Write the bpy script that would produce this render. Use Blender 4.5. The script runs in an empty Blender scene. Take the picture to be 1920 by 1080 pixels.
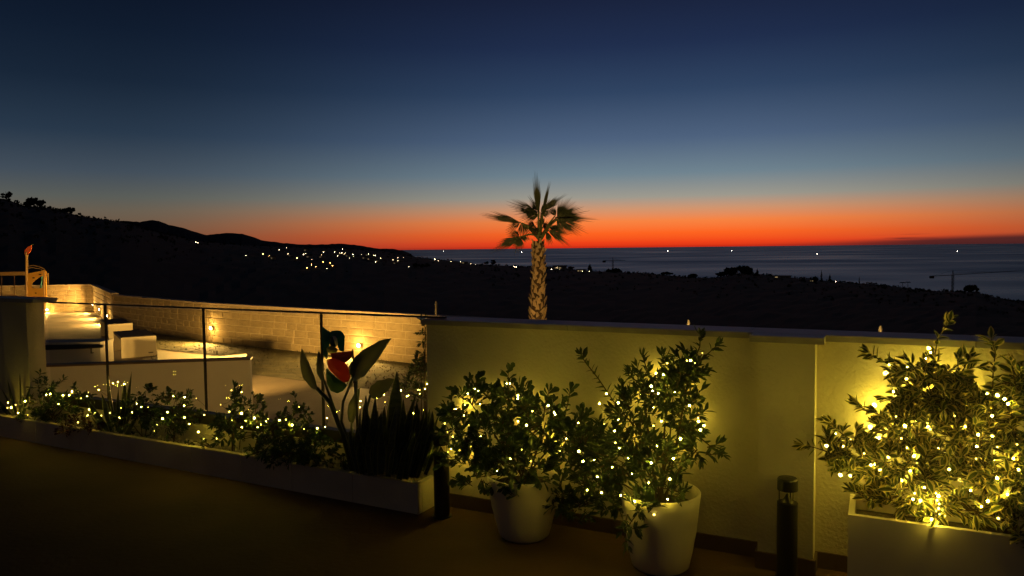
import bpy, math, random
import numpy as np
from mathutils import Vector, Matrix
R = math.radians
random.seed(7)
RNG = random.Random(11)
scene = bpy.context.scene
col = scene.collection

# ------------------------------------------------------------------ camera
EYE = Vector((0.0, 0.0, 1.6))
F = 1400.0                                   # focal length in pixels of a 1920 wide frame
PITCH, ROLL = math.atan(76 / F), R(0.62)
_f = Vector((0, math.cos(PITCH), -math.sin(PITCH)))
_r0, _u0 = Vector((1, 0, 0)), Vector((0, math.sin(PITCH), math.cos(PITCH)))
_r = _r0 * math.cos(ROLL) - _u0 * math.sin(ROLL)
_u = _r0 * math.sin(ROLL) + _u0 * math.cos(ROLL)
cd = bpy.data.cameras.new('camera'); cam = bpy.data.objects.new('camera', cd); col.objects.link(cam)
m = Matrix((( _r.x, _u.x, -_f.x, EYE.x), (_r.y, _u.y, -_f.y, EYE.y), (_r.z, _u.z, -_f.z, EYE.z), (0, 0, 0, 1)))
cam.matrix_world = m
cd.sensor_width = 36; cd.lens = 36 * F / 1920; cd.clip_start = 0.05; cd.clip_end = 200000
scene.camera = cam

# ------------------------------------------------------------------ world: clear dusk sky, afterglow to the right of centre
def lin(c):
    return tuple(((v / 255) / 12.92 if v / 255 <= 0.04045 else ((v / 255 + 0.055) / 1.055) ** 2.4) for v in c[:3]) + (1,)
world = bpy.data.worlds.new('World'); scene.world = world; world.use_nodes = True
nt = world.node_tree; nt.nodes.clear()
def wn(t, **k):
    n = nt.nodes.new(t)
    for a, b in k.items(): setattr(n, a, b)
    return n
def wmath(op, a, b=None, c=None, clamp=False):
    n = wn('ShaderNodeMath', operation=op); n.use_clamp = clamp
    for i, v in enumerate((a, b, c)):
        if v is None: continue
        if isinstance(v, (int, float)): n.inputs[i].default_value = v
        else: nt.links.new(v, n.inputs[i])
    return n.outputs[0]
tc = wn('ShaderNodeTexCoord'); sep = wn('ShaderNodeSeparateXYZ')
nt.links.new(tc.outputs['Generated'], sep.inputs[0])
X, Y, Z = sep.outputs
elev = wmath('MULTIPLY', wmath('ARCSINE', Z), 180 / math.pi)
pos = wmath('POWER', wmath('MAXIMUM', wmath('DIVIDE', elev, 90.0), 0.0), 0.5)        # more stops near the horizon
AZ0 = R(11.0)                                                                         # direction of the afterglow
daz = wmath('ABSOLUTE', wmath('SUBTRACT', wmath('ARCTAN2', X, Y), AZ0))
daz = wmath('MULTIPLY', daz, 180 / math.pi)
def ramp(stops):
    n = wn('ShaderNodeValToRGB'); n.color_ramp.interpolation = 'LINEAR'
    e = n.color_ramp.elements
    while len(e) > 1: e.remove(e[-1])
    for i, (el, c) in enumerate(stops):
        p = math.sqrt(max(el, 0) / 90)
        q = e[0] if i == 0 else e.new(p)
        q.position = p; q.color = lin(c)
    nt.links.new(pos, n.inputs[0]); return n.outputs[0]
glow = ramp([(0, (205, 45, 20)), (.3, (240, 66, 24)), (1.0, (254, 100, 33)), (1.9, (248, 132, 66)), (2.8, (208, 150, 112)), (3.7, (158, 154, 142)),
             (5.4, (112, 132, 144)), (8.0, (78, 98, 126)), (11.4, (48, 68, 98)), (14.7, (32, 46, 77)), (18, (25, 34, 60)), (35, (11, 17, 33)), (90, (6, 9, 19))])
side = ramp([(0, (104, 60, 42)), (1.0, (112, 78, 56)), (1.9, (108, 88, 70)), (2.8, (104, 94, 80)), (3.7, (90, 93, 88)), (5.4, (66, 78, 90)),
             (8.0, (40, 56, 74)), (11.4, (24, 38, 56)), (14.7, (16, 28, 46)), (18, (11, 20, 37)), (35, (7, 12, 25)), (90, (5, 9, 20))])
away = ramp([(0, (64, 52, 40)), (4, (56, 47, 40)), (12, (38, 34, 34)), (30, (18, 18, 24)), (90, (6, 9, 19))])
def maprange(v, a, b):
    n = wn('ShaderNodeMapRange'); n.interpolation_type = 'SMOOTHSTEP'
    nt.links.new(v, n.inputs[0]); n.inputs[1].default_value = a; n.inputs[2].default_value = b
    return n.outputs[0]
def mixc(f, a, b):
    n = wn('ShaderNodeMix', data_type='RGBA')
    if isinstance(f, (int, float)): n.inputs[0].default_value = f
    else: nt.links.new(f, n.inputs[0])
    for k, v in ((6, a), (7, b)):
        if isinstance(v, tuple): n.inputs[k].default_value = v
        else: nt.links.new(v, n.inputs[k])
    return n.outputs[2]
c1 = mixc(maprange(daz, 3, 40), glow, side)
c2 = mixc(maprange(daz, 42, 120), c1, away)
# a low bank of cloud lying on the sea horizon towards the right, and thin streaks over it
mp = wn('ShaderNodeMapping'); mp.inputs['Scale'].default_value = (9, 9, 420)
nt.links.new(tc.outputs['Generated'], mp.inputs[0])
nz = wn('ShaderNodeTexNoise'); nz.inputs['Scale'].default_value = 1.0; nz.inputs['Detail'].default_value = 4
nt.links.new(mp.outputs[0], nz.inputs[0])
azd = wmath('MULTIPLY', wmath('ARCTAN2', X, Y), 180 / math.pi)
bank_h = wmath('MULTIPLY', maprange(azd, 18, 38), 0.42)
bank = wmath('SUBTRACT', 1.0, maprange(wmath('SUBTRACT', elev, bank_h), -0.12, 0.30))
bank = wmath('MULTIPLY', bank, maprange(azd, 16, 30))
streak = wmath('MULTIPLY', maprange(nz.outputs[0], 0.56, 0.64), wmath('MULTIPLY', maprange(azd, 20, 26), wmath('SUBTRACT', 1.0, maprange(elev, 0.45, 0.75))))
c3 = mixc(wmath('MULTIPLY', wmath('MAXIMUM', bank, wmath('MULTIPLY', streak, 0.8)), 0.86, clamp=True), c2, lin((44, 30, 34)))
bg = wn('ShaderNodeBackground'); nt.links.new(c3, bg.inputs[0]); bg.inputs[1].default_value = 1.0
wo = wn('ShaderNodeOutputWorld'); nt.links.new(bg.outputs[0], wo.inputs[0])

# ------------------------------------------------------------------ render settings
scene.render.engine = 'CYCLES'
cy = scene.cycles
cy.use_denoising = True; cy.max_bounces = 6; cy.diffuse_bounces = 3; cy.glossy_bounces = 3
cy.transmission_bounces = 6; cy.transparent_max_bounces = 12
cy.sample_clamp_indirect = 3.0; cy.use_light_tree = True; cy.caustics_reflective = False; cy.caustics_refractive = False
vs = scene.view_settings; vs.view_transform = 'Standard'; vs.look = 'None'; vs.exposure = 0; vs.gamma = 1; vs.use_curve_mapping = False

# ------------------------------------------------------------------ pixel rays -> world points (real depths)
def ray(px, py): return _f + _r * ((px - 960) / F) + _u * ((540 - py) / F)
def on_z(px, py, z):
    d = ray(px, py); return EYE + d * ((z - EYE.z) / d.z)
def at_y(px, py, y):
    d = ray(px, py); return EYE + d * (y / d.y)
def on_plane(px, py, p, n):
    d = ray(px, py); return EYE + d * ((p - EYE).dot(n) / d.dot(n))

# ------------------------------------------------------------------ materials
def mat(name, color, rough=0.7, noise=0.0, nscale=5.0, bump=0.0, bscale=40.0, metallic=0.0, spec=0.5, emit=None, estr=0.0,
        trans=0.0, rand=0.0, color2=None, coat=0.0, subsurf_trans=0.0, stretch=None, cscale=None):
    M = bpy.data.materials.new(name); M.use_nodes = True
    t = M.node_tree; b = t.nodes['Principled BSDF']
    b.inputs['Base Color'].default_value = (*color, 1); b.inputs['Roughness'].default_value = rough
    b.inputs['Metallic'].default_value = metallic; b.inputs['Specular IOR Level'].default_value = spec
    b.inputs['Transmission Weight'].default_value = trans; b.inputs['Coat Weight'].default_value = coat
    tcn = t.nodes.new('ShaderNodeTexCoord'); co = tcn.outputs['Object']
    if stretch:
        mpn = t.nodes.new('ShaderNodeMapping'); mpn.inputs['Scale'].default_value = stretch
        t.links.new(co, mpn.inputs[0]); co = mpn.outputs[0]
    base = None
    if noise or color2:
        n = t.nodes.new('ShaderNodeTexNoise'); n.inputs['Scale'].default_value = nscale; n.inputs['Detail'].default_value = 6
        t.links.new(co, n.inputs[0])
        mx = t.nodes.new('ShaderNodeMix'); mx.data_type = 'RGBA'
        r = t.nodes.new('ShaderNodeMapRange'); r.inputs[1].default_value = 0.35; r.inputs[2].default_value = 0.65
        t.links.new(n.outputs[0], r.inputs[0]); t.links.new(r.outputs[0], mx.inputs[0])
        c2 = color2 if color2 else tuple(v * (1 - noise) for v in color)
        mx.inputs[6].default_value = (*color, 1); mx.inputs[7].default_value = (*c2, 1)
        base = mx.outputs[2]
    if rand:
        oi = t.nodes.new('ShaderNodeObjectInfo'); hs = t.nodes.new('ShaderNodeHueSaturation')
        r = t.nodes.new('ShaderNodeMapRange'); r.inputs[3].default_value = 1 - rand; r.inputs[4].default_value = 1 + rand
        t.links.new(oi.outputs['Random'], r.inputs[0]); t.links.new(r.outputs[0], hs.inputs['Value'])
        if base: t.links.new(base, hs.inputs['Color'])
        else: hs.inputs['Color'].default_value = (*color, 1)
        base = hs.outputs[0]
    if base: t.links.new(base, b.inputs['Base Color'])
    if bump:
        n2 = t.nodes.new('ShaderNodeTexNoise'); n2.inputs['Scale'].default_value = bscale; n2.inputs['Detail'].default_value = 5
        t.links.new(co, n2.inputs[0]); bp = t.nodes.new('ShaderNodeBump'); bp.inputs['Strength'].default_value = bump
        bp.inputs['Distance'].default_value = 0.02
        t.links.new(n2.outputs[0], bp.inputs['Height']); t.links.new(bp.outputs[0], b.inputs['Normal'])
    if emit: b.inputs['Emission Color'].default_value = (*emit, 1); b.inputs['Emission Strength'].default_value = estr
    if subsurf_trans:
        out = t.nodes['Material Output']; tr = t.nodes.new('ShaderNodeBsdfTranslucent')
        tr.inputs[0].default_value = (color[0] * 1.6, color[1] * 1.7, color[2] * .8, 1)
        if base: t.links.new(base, tr.inputs[0])
        ms = t.nodes.new('ShaderNodeMixShader'); ms.inputs[0].default_value = subsurf_trans
        t.links.new(b.outputs[0], ms.inputs[1]); t.links.new(tr.outputs[0], ms.inputs[2]); t.links.new(ms.outputs[0], out.inputs[0])
    return M
def emat(name, color, strength):
    M = bpy.data.materials.new(name); M.use_nodes = True; t = M.node_tree; t.nodes.clear()
    e = t.nodes.new('ShaderNodeEmission'); e.inputs[0].default_value = (*color, 1); e.inputs[1].default_value = strength
    o = t.nodes.new('ShaderNodeOutputMaterial'); t.links.new(e.outputs[0], o.inputs[0]); return M
BULB_C = (1.0, 0.735, 0.06)
LAMP_C = (1.0, 0.56, 0.13)
MT = dict(
    plaster=mat('cream_plaster', (.72, .65, .49), .85, .22, 1.7, .35, 60),
    plaster2=mat('white_plaster', (.66, .62, .52), .85, .08, 1.5, .12, 50),
    cap=mat('grey_coping_stone', (.36, .33, .33), .45, .2, 8, .15, 60),
    skirt=mat('brown_skirting_tile', (.13, .085, .06), .5, .25, 6),
    floor=mat('brown_terrace_tile', (.105, .052, .022), .8, .35, 1.6, .15, 30),
    paving=mat('court_paving', (.27, .21, .15), .75, .25, 1.2, .3, 20),
    lawn=mat('court_grass', (.13, .115, .05), .95, .55, 2.2, 1.0, 7, stretch=(1, 2.2, 1)),
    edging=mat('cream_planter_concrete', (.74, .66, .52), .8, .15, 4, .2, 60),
    soil=mat('dark_soil', (.035, .025, .015), 1, .4, 30, .8, 60),
    pebble=mat('white_pebble', (.55, .50, .42), .7, .3, 10, rand=.2),
    channel=mat('dark_aluminium', (.06, .055, .04), .45, metallic=.6),
    black=mat('black_painted_metal', (.012, .012, .012), .4),
    stone=mat('sandstone_block', (.50, .385, .22), .9, .20, 3.5, .5, 18, rand=.09),
    mortar=mat('pale_mortar', (.66, .54, .36), .95, .1, 8),
    stonecap=mat('sandstone_coping', (.58, .47, .33), .85, .15, 5, .3, 30),
    bench=mat('white_bench_concrete', (.62, .54, .40), .8, .06, 3, .1, 40),
    benchtop=mat('grey_bench_slab', (.16, .13, .12), .85, .2, 6),
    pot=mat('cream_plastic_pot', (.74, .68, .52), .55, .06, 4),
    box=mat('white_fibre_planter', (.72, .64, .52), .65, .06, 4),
    leafA=mat('glossy_dark_leaf', (.07, .125, .035), .38, .35, 12, subsurf_trans=.25),
    leafB=mat('narrow_green_leaf', (.075, .12, .038), .42, .35, 14, subsurf_trans=.22),
    leafC=mat('mid_green_leaf', (.075, .12, .03), .45, .3, 14, subsurf_trans=.3),
    leafred=mat('purple_leaf', (.085, .03, .035), .4, .3, 10, subsurf_trans=.15),
    vgreen=mat('variegated_leaf_green', (.11, .14, .035), .42, .3, 18, subsurf_trans=.3),
    vcream=mat('variegated_leaf_cream', (.66, .57, .22), .45, .2, 18, subsurf_trans=.3),
    snake=mat('snake_plant_leaf', (.04, .06, .03), .42, color2=(.085, .11, .05), nscale=14, subsurf_trans=.1, stretch=(1, 1, 4)),
    snakeedge=mat('snake_plant_edge', (.26, .27, .09), .45, subsurf_trans=.1),
    strel=mat('paddle_leaf', (.17, .20, .085), .30, .25, 6, subsurf_trans=.45),
    stem=mat('woody_stem', (.085, .06, .03), .8, .3, 20),
    gstem=mat('green_stem', (.08, .10, .035), .5, .2, 10),
    cord=mat('clear_green_cord', (.05, .06, .03), .3),
    bulb=emat('warm_led', BULB_C, 265.0),
    bulbdim=emat('warm_led_dim', (1.0, .72, .12), 14.0),  # dimmer bulbs, mixed in at random for variety
    trunk=mat('palm_trunk_fibre', (.07, .045, .028), .95, .4, 20, 1.0, 40),
    boot=mat('palm_leaf_base', (.42, .31, .19), .85, .35, 12, .6, 40, rand=.25),
    frond=mat('palm_frond', (.022, .034, .013), .6, .3, 5),
    land=mat('scrub_hillside', (.030, .032, .017), 1, .4, .02),
    mount=mat('far_mountain', (.035, .036, .040), 1, .3, .002),
    wood=mat('distant_canopy', (.028, .034, .014), 1, .4, .3),
    housewall=mat('pale_house_wall', (.42, .39, .34), .9),
    roof=mat('clay_tile_roof', (.20, .09, .05), .9),
    winlit=emat('lit_window', (1.0, .70, .32), .35),
    lampw=emat('white_street_lamp', (1.0, .74, .40), 45.0),
    lampa=emat('amber_street_lamp', (1.0, .48, .12), 75.0),
    boatl=emat('ship_lamp', (1.0, .88, .70), 60.0),
    crane=mat('crane_steel', (.05, .045, .03), .7),
    hull=mat('boat_hull', (.1, .1, .1), .6),
    lampglass=emat('warm_wall_lamp', (1.0, .72, .34), 90.0),
    yellow=mat('yellow_play_panel', (.62, .33, .05), .5, .08, 5),
    playwood=mat('play_timber', (.36, .23, .09), .7, .25, 12),
    redflag=mat('orange_red_plastic', (.62, .12, .04), .5),
    rope=mat('brown_rope', (.12, .06, .03), .9),
    teal=mat('teal_plastic', (.04, .20, .22), .4, subsurf_trans=.3),
    blue=mat('dark_blue_plastic', (.03, .07, .14), .4, subsurf_trans=.3),
    orn_red=mat('red_plastic', (.78, .17, .045), .4, subsurf_trans=.45),
    orn_dark=mat('maroon_plastic', (.42, .10, .045), .45, subsurf_trans=.4),
    orn_green=mat('green_plastic', (.06, .20, .04), .45, subsurf_trans=.2),
    orn_yel=mat('olive_yellow_plastic', (.42, .36, .07), .45),
    white=mat('white_plastic', (.7, .68, .6), .5),
    pipe=mat('pale_pipe', (.13, .125, .11), .5),
)
# glass: clear architectural pane
def glass_mat(name, tint=(1, 1, 1), refl=1.0):
    M = bpy.data.materials.new(name); M.use_nodes = True; t = M.node_tree; t.nodes.clear()
    lw = t.nodes.new('ShaderNodeLayerWeight'); lw.inputs[0].default_value = .5
    pw = t.nodes.new('ShaderNodeMath'); pw.operation = 'POWER'; pw.inputs[1].default_value = 5.0; t.links.new(lw.outputs['Facing'], pw.inputs[0])
    fr = t.nodes.new('ShaderNodeMath'); fr.operation = 'MULTIPLY_ADD'; fr.inputs[1].default_value = .9; fr.inputs[2].default_value = .02; t.links.new(pw.outputs[0], fr.inputs[0])
    tr = t.nodes.new('ShaderNodeBsdfTransparent'); tr.inputs[0].default_value = (*tint, 1)
    gl = t.nodes.new('ShaderNodeBsdfGlossy'); gl.inputs['Roughness'].default_value = 0.01
    ms = t.nodes.new('ShaderNodeMixShader'); o = t.nodes.new('ShaderNodeOutputMaterial')
    t.links.new(fr.outputs[0], ms.inputs[0]); t.links.new(tr.outputs[0], ms.inputs[1]); t.links.new(gl.outputs[0], ms.inputs[2]); t.links.new(ms.outputs[0], o.inputs[0])
    return M
MT['glass'] = glass_mat('clear_glass', (.95, .96, .94))
# sea: wind-roughened water
def sea_mat():
    M = bpy.data.materials.new('dusk_sea_water'); M.use_nodes = True; t = M.node_tree; t.nodes.clear()
    tcn = t.nodes.new('ShaderNodeTexCoord'); mpn = t.nodes.new('ShaderNodeMapping'); mpn.inputs['Scale'].default_value = (.0006, .0012, .001)
    t.links.new(tcn.outputs['Object'], mpn.inputs[0])
    n = t.nodes.new('ShaderNodeTexNoise'); n.inputs['Scale'].default_value = 1.0; n.inputs['Detail'].default_value = 4
    t.links.new(mpn.outputs[0], n.inputs[0])
    r = t.nodes.new('ShaderNodeMapRange'); r.inputs[1].default_value = .3; r.inputs[2].default_value = .7; r.inputs[3].default_value = .22; r.inputs[4].default_value = .42   # wind streaks change the roughness
    t.links.new(n.outputs[0], r.inputs[0])
    g = t.nodes.new('ShaderNodeBsdfGlossy'); g.inputs['Color'].default_value = (.36, .43, .46, 1); t.links.new(r.outputs[0], g.inputs['Roughness'])
    d = t.nodes.new('ShaderNodeBsdfDiffuse'); d.inputs[0].default_value = (.02, .04, .06, 1)
    a = t.nodes.new('ShaderNodeAddShader'); o = t.nodes.new('ShaderNodeOutputMaterial')
    t.links.new(g.outputs[0], a.inputs[0]); t.links.new(d.outputs[0], a.inputs[1]); t.links.new(a.outputs[0], o.inputs[0])
    return M
MT['sea'] = sea_mat()

# ------------------------------------------------------------------ object helpers
WL = {}
def props(o, label=None, cat=None, group=None, kind=None):
    if label: o['label'] = label
    if cat: o['category'] = cat
    if group: o['group'] = group
    if kind: o['kind'] = kind
    return o
def thing(name, loc, label, cat, group=None):
    o = bpy.data.objects.new(name, None); o.empty_display_size = .1; col.objects.link(o); o.location = loc
    WL[o.name] = Vector(loc); return props(o, label, cat, group)
def link(o, parent, world_m=None):
    col.objects.link(o)
    off = Vector((0, 0, 0))
    if parent is not None:
        o.parent = parent; off = WL[parent.name]
    if world_m is not None: o.matrix_basis = Matrix.Translation(-off) @ world_m
    WL[o.name] = off
    return o
class MB:
    def __init__(s): s.v = []; s.f = []; s.m = []; s.smooth = False
    def add(s, vs_, fs, mi=0):
        k = len(s.v); s.v.extend([tuple(v) for v in vs_]); s.f.extend([tuple(i + k for i in f) for f in fs])
        s.m.extend([mi] * len(fs) if isinstance(mi, int) else mi)
        return s
    def box(s, c, size, ax=None, mi=0, taper=0.0):
        """box centred at c, half axes along ax (3 vectors) with full size"""
        c = Vector(c); ax = ax or (Vector((1, 0, 0)), Vector((0, 1, 0)), Vector((0, 0, 1)))
        vs_ = []
        for z in (-1, 1):
            for (x, y) in ((-1, -1), (1, -1), (1, 1), (-1, 1)):
                k = 1 - taper * (z + 1) / 2
                vs_.append(c + ax[0] * (x * size[0] / 2 * k) + ax[1] * (y * size[1] / 2 * k) + ax[2] * (z * size[2] / 2))
        return s.add(vs_, [(0, 3, 2, 1), (4, 5, 6, 7), (0, 1, 5, 4), (1, 2, 6, 5), (2, 3, 7, 6), (3, 0, 4, 7)], mi)
    def tube(s, pts, rad, n=6, mi=0, caps=True):
        pts = [Vector(p) for p in pts]
        if isinstance(rad, (int, float)): rad = [rad] * len(pts)
        vs_, fs = [], []
        t0 = (pts[1] - pts[0]).normalized(); a = t0.orthogonal().normalized()
        for i, p in enumerate(pts):
            t = (pts[min(i + 1, len(pts) - 1)] - pts[max(i - 1, 0)])
            t = t.normalized() if t.length > 1e-9 else t0
            a = (a - t * a.dot(t)); a = a.normalized() if a.length > 1e-6 else t.orthogonal().normalized()
            b = t.cross(a)
            for j in range(n):
                an = 2 * math.pi * j / n
                vs_.append(p + (a * math.cos(an) + b * math.sin(an)) * rad[i])
        for i in range(len(pts) - 1):
            for j in range(n): fs.append((i * n + j, i * n + (j + 1) % n, (i + 1) * n + (j + 1) % n, (i + 1) * n + j))
        if caps: fs.append(tuple(reversed(range(n)))); fs.append(tuple(range((len(pts) - 1) * n, len(pts) * n)))
        return s.add(vs_, fs, mi)
    def lathe(s, c, prof, n=32, mi=0, axis=None):
        c = Vector(c); vs_, fs = [], []
        for (r, z) in prof:
            for j in range(n):
                a = 2 * math.pi * j / n; vs_.append(c + Vector((r * math.cos(a), r * math.sin(a), z)))
        for i in range(len(prof) - 1):
            for j in range(n): fs.append((i * n + j, i * n + (j + 1) % n, (i + 1) * n + (j + 1) % n, (i + 1) * n + j))
        return s.add(vs_, fs, mi)
    def tmpl(s, T, M4):
        """append a template (numpy verts, faces, mats) transformed by M4"""
        A = np.array(M4); v = T[0] @ A[:3, :3].T + A[:3, 3]
        k = len(s.v); s.v.extend(map(tuple, v.tolist())); s.f.extend([tuple(i + k for i in f) for f in T[1]]); s.m.extend(T[2])
    def build(s, name, mats, parent=None, smooth=False):
        me = bpy.data.meshes.new(name); off = WL[parent.name] if parent is not None else Vector((0, 0, 0))
        if off.length: 
            a = np.array(s.v, dtype=float) - np.array(off); vv = a.tolist()
        else: vv = s.v
        me.from_pydata(vv, [], s.f)
        mats = mats if isinstance(mats, (list, tuple)) else [mats]
        for q in mats: me.materials.append(MT[q] if isinstance(q, str) else q)
        if len(mats) > 1: me.polygons.foreach_set('material_index', s.m)
        if smooth: me.polygons.foreach_set('use_smooth', [True] * len(me.polygons))
        me.update()
        o = bpy.data.objects.new(name, me); col.objects.link(o)
        if parent is not None: o.parent = parent
        WL[o.name] = off; return o
def tmesh(name, T, mats):
    me = bpy.data.meshes.new(name); me.from_pydata(T[0].tolist(), [], T[1])
    for q in mats: me.materials.append(MT[q])
    if len(mats) > 1: me.polygons.foreach_set('material_index', T[2])
    me.update(); return me
def basis(o, x, y, z, sx=1, sy=1, sz=1):
    return Matrix(((x.x * sx, y.x * sy, z.x * sz, o.x), (x.y * sx, y.y * sy, z.y * sz, o.y), (x.z * sx, y.z * sy, z.z * sz, o.z), (0, 0, 0, 1)))
def struct(mb, name, m_): return props(mb.build(name, m_), kind='structure')
UP = Vector((0, 0, 1))
def rnd_dir(rng):
    while True:
        v = Vector((rng.uniform(-1, 1), rng.uniform(-1, 1), rng.uniform(-1, 1)))
        if .05 < v.length < 1: return v.normalized()

# ================================================================== LAND AND SEA
SEA = -100.0
mb = MB(); rings = [30, 900, 4000, 20000, 60000]; na = 120; vs_, fs = [], []
for r in rings:
    for j in range(na + 1):
        a = 2 * math.pi * j / na; vs_.append((r * math.sin(a), r * math.cos(a), SEA))
for i in range(len(rings) - 1):
    for j in range(na): q = i * (na + 1) + j; fs.append((q, q + na + 1, q + na + 2, q + 1))
mb.add(vs_, fs); struct(mb, 'sea', 'sea')

def interp(tab, x):
    if x <= tab[0][0]: return tab[0][1]
    for (a, b), (c, d) in zip(tab, tab[1:]):
        if x <= c: return b + (d - b) * (x - a) / (c - a)
    return tab[-1][1]
SKY = [(-900, 300), (-400, 340), (0, 372), (14, 374), (43, 386), (80, 388), (110, 394), (150, 405), (200, 412), (233, 417), (300, 437), (370, 452), (430, 458),
       (490, 461), (540, 463), (600, 465), (660, 467), (720, 471), (760, 479), (800, 485), (850, 489), (880, 494), (905, 496), (960, 499), (1000, 501),
       (1040, 501), (1070, 505), (1100, 508), (1180, 511), (1260, 517), (1310, 521), (1345, 521), (1385, 511), (1440, 516), (1500, 522),
       (1560, 528), (1640, 533), (1700, 541), (1760, 546), (1830, 548), (1850, 554), (1880, 560), (1920, 566), (2400, 610), (3000, 640)]
RSK = [(-900, 420), (233, 520), (370, 1000), (760, 1150), (960, 900), (1400, 700), (1920, 430), (3000, 300)]
def land_pt(px, t):
    """t 0..1 from the foot of the site to the skyline of this bearing"""
    S, Rr = interp(SKY, px), interp(RSK, px)
    y0 = 700.0
    y = y0 + (S - y0) * (1 - (1 - t) ** 2.2)
    r = 34 * (Rr / 34) ** t
    d = ray(px, y); k = r / math.hypot(d.x, d.y)
    return EYE + d * k
def land_at(px, py):
    lo, hi = 0.0, 1.0; S = interp(SKY, px); py = max(py, S + .01)
    t = 1 - (1 - min(.9999, max(0, (700 - py) / (700 - S)))) ** (1 / 2.2)
    return land_pt(px, t)
mb = MB(); cols = list(range(-900, 3001, 15)); NR = 44; rows = NR + 4
vs_, fs = [], []
for px in cols:
    for i in range(NR):
        p = land_pt(px, i / (NR - 1))
        if i < NR - 1 and i > 4:
            dd = (p - EYE).length; p.z += RNG.uniform(-1, .3) * dd * .002
        vs_.append(p)
    top = vs_[-1]; dh = Vector((top.x, top.y, 0)); L = dh.length; dh /= L
    for k, zz in ((1.25, top.z - L * .06), (1.7, SEA + 12 if px > 700 else top.z - 60), (2.6, SEA - 5), (3.0, SEA - 8)):
        zz = min(zz, top.z - 5)
        vs_.append(Vector((dh.x * L * k, dh.y * L * k, max(zz, SEA - 8))))
for c in range(len(cols) - 1):
    for i in range(rows - 1): a = c * rows + i; fs.append((a, a + rows, a + rows + 1, a + 1))
mb.add(vs_, fs); struct(mb, 'hillside_ground', 'land')
# far mountains down the coast
MNT = [(-200, 440), (60, 436), (150, 424), (200, 416), (233, 414), (262, 416), (285, 412), (300, 415), (318, 422), (345, 428), (385, 441), (410, 438), (430, 436.5), (452, 438), (470, 443),
       (490, 450), (525, 455), (560, 458), (600, 458.5), (640, 456.5), (665, 459), (690, 463), (712, 466), (740, 467), (760, 471), (775, 479), (790, 492)]
mb = MB(); vs_, fs = [], []; n = 0
for px in range(-200, 794, 6):
    y = interp(MNT, px) + RNG.uniform(-.5, .5)
    for (r, yy) in ((5200, None), (6800, y), (9000, None)):
        d = ray(px, y); k = r / math.hypot(d.x, d.y); p = EYE + d * k
        if yy is None: p.z = SEA - 10
        vs_.append(p)
    n += 1
for c in range(n - 1):
    for i in range(2): a = c * 3 + i; fs.append((a, a + 3, a + 4, a + 1))
mb.add(vs_, fs); struct(mb, 'mountains', 'mount')

# distant canopy: one mass of crowns along the slopes (too many to count)
def crown_blob(mb, c, rx, rz, rng, n=14, mi=0):
    for _ in range(n):
        d = rnd_dir(rng); q = Vector((c.x + d.x * rx * rng.uniform(.5, 1), c.y + d.y * rx * rng.uniform(.5, 1), c.z + d.z * rz * rng.uniform(.5, 1)))
        s_ = rx * rng.uniform(.35, .6); a = rnd_dir(rng); b = a.orthogonal().normalized(); e = a.cross(b)
        pts = [q + (b * math.cos(t) + e * math.sin(t)) * s_ * rng.uniform(.6, 1.1) for t in (0, 1.26, 2.5, 3.77, 5.03)]
        mb.add(pts + [q + a * s_ * .5], [(0, 1, 5), (1, 2, 5), (2, 3, 5), (3, 4, 5), (4, 0, 5), (4, 3, 2, 1, 0)], mi)
rg = random.Random(3); mb = MB()
for _ in range(1500):
    px = rg.uniform(-150, 2050)
    t = 1 - rg.random() ** 2 * .5
    p = land_pt(px, t); dd = (p - EYE).length; s_ = dd / F * rg.uniform(1.2, 3.4)
    if px < 330: s_ *= rg.choice((1, 1.2, 1.6))
    if 380 < px < 900 and t < .97: s_ *= .6
    crown_blob(mb, p + Vector((0, 0, s_ * .2)), s_, s_ * rg.uniform(.7, 1.1), rg, 9)
props(mb.build('distant_woodland', 'wood'), 'dark mass of trees and scrub covering the slopes down to the sea', 'woodland', kind='stuff')

# single trees on the skyline
def far_tree(px, py, hpx, kind, label, group=None, wpx=None):
    base = land_at(px, py); base = land_pt(px, .985) if py < interp(SKY, px) + 2 else base
    dd = (base - EYE).length; h = hpx / F * dd; w = (wpx or hpx * .7) / F * dd / 2
    base = base - UP * h * .08
    names = {'round': 'broadleaf_tree', 'cone': 'conifer_tree', 'palm': 'distant_palm', 'cypress': 'cypress_tree'}
    t = thing(names[kind], base, label, 'tree', group); rg = random.Random(int(px * 7 + py))
    m1 = MB(); m1.tube([base, base + UP * h * .5 + Vector((w * .1, 0, 0)), base + UP * h * .9], [h * .035, h * .025, h * .01], 6)
    for q in range(3):
        a = rnd_dir(rg); a.z = abs(a.z); m1.tube([base + UP * h * (.3 + .15 * q), base + UP * h * (.45 + .15 * q) + a * w * .7], [h * .015, h * .006], 5)
    m1.build('trunk', 'stem', t)
    m2 = MB()
    if kind == 'round':
        for _ in range(9):
            d = rnd_dir(rg); crown_blob(m2, base + UP * h * .6 + Vector((d.x * w * .65, d.y * w * .65, d.z * h * .26)), w * .42, h * .18, rg, 16)
    elif kind in ('cone', 'cypress'):
        for k in range(9):
            f = k / 9; crown_blob(m2, base + UP * h * (.15 + .85 * f), w * (1.05 - f) * (.9 if kind == 'cone' else .75), h * .07, rg, 14)
    else:
        for k in range(12):
            a = 2 * math.pi * k / 12; e = Vector((math.cos(a), math.sin(a), 0)); top = base + UP * h * .9
            m2.tube([top, top + e * w * .6 + UP * h * .12, top + e * w * 1.1 - UP * h * .05], [h * .02, h * .04, h * .005], 4)
    m2.build('crown', 'wood', t)
    return t
far_tree(12, 372, 14, 'round', 'round dark tree standing highest on the hilltop at the left', wpx=16)
far_tree(62, 385, 13, 'round', 'broad dark tree crown on the hill ridge above the play tower', wpx=34)
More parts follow.
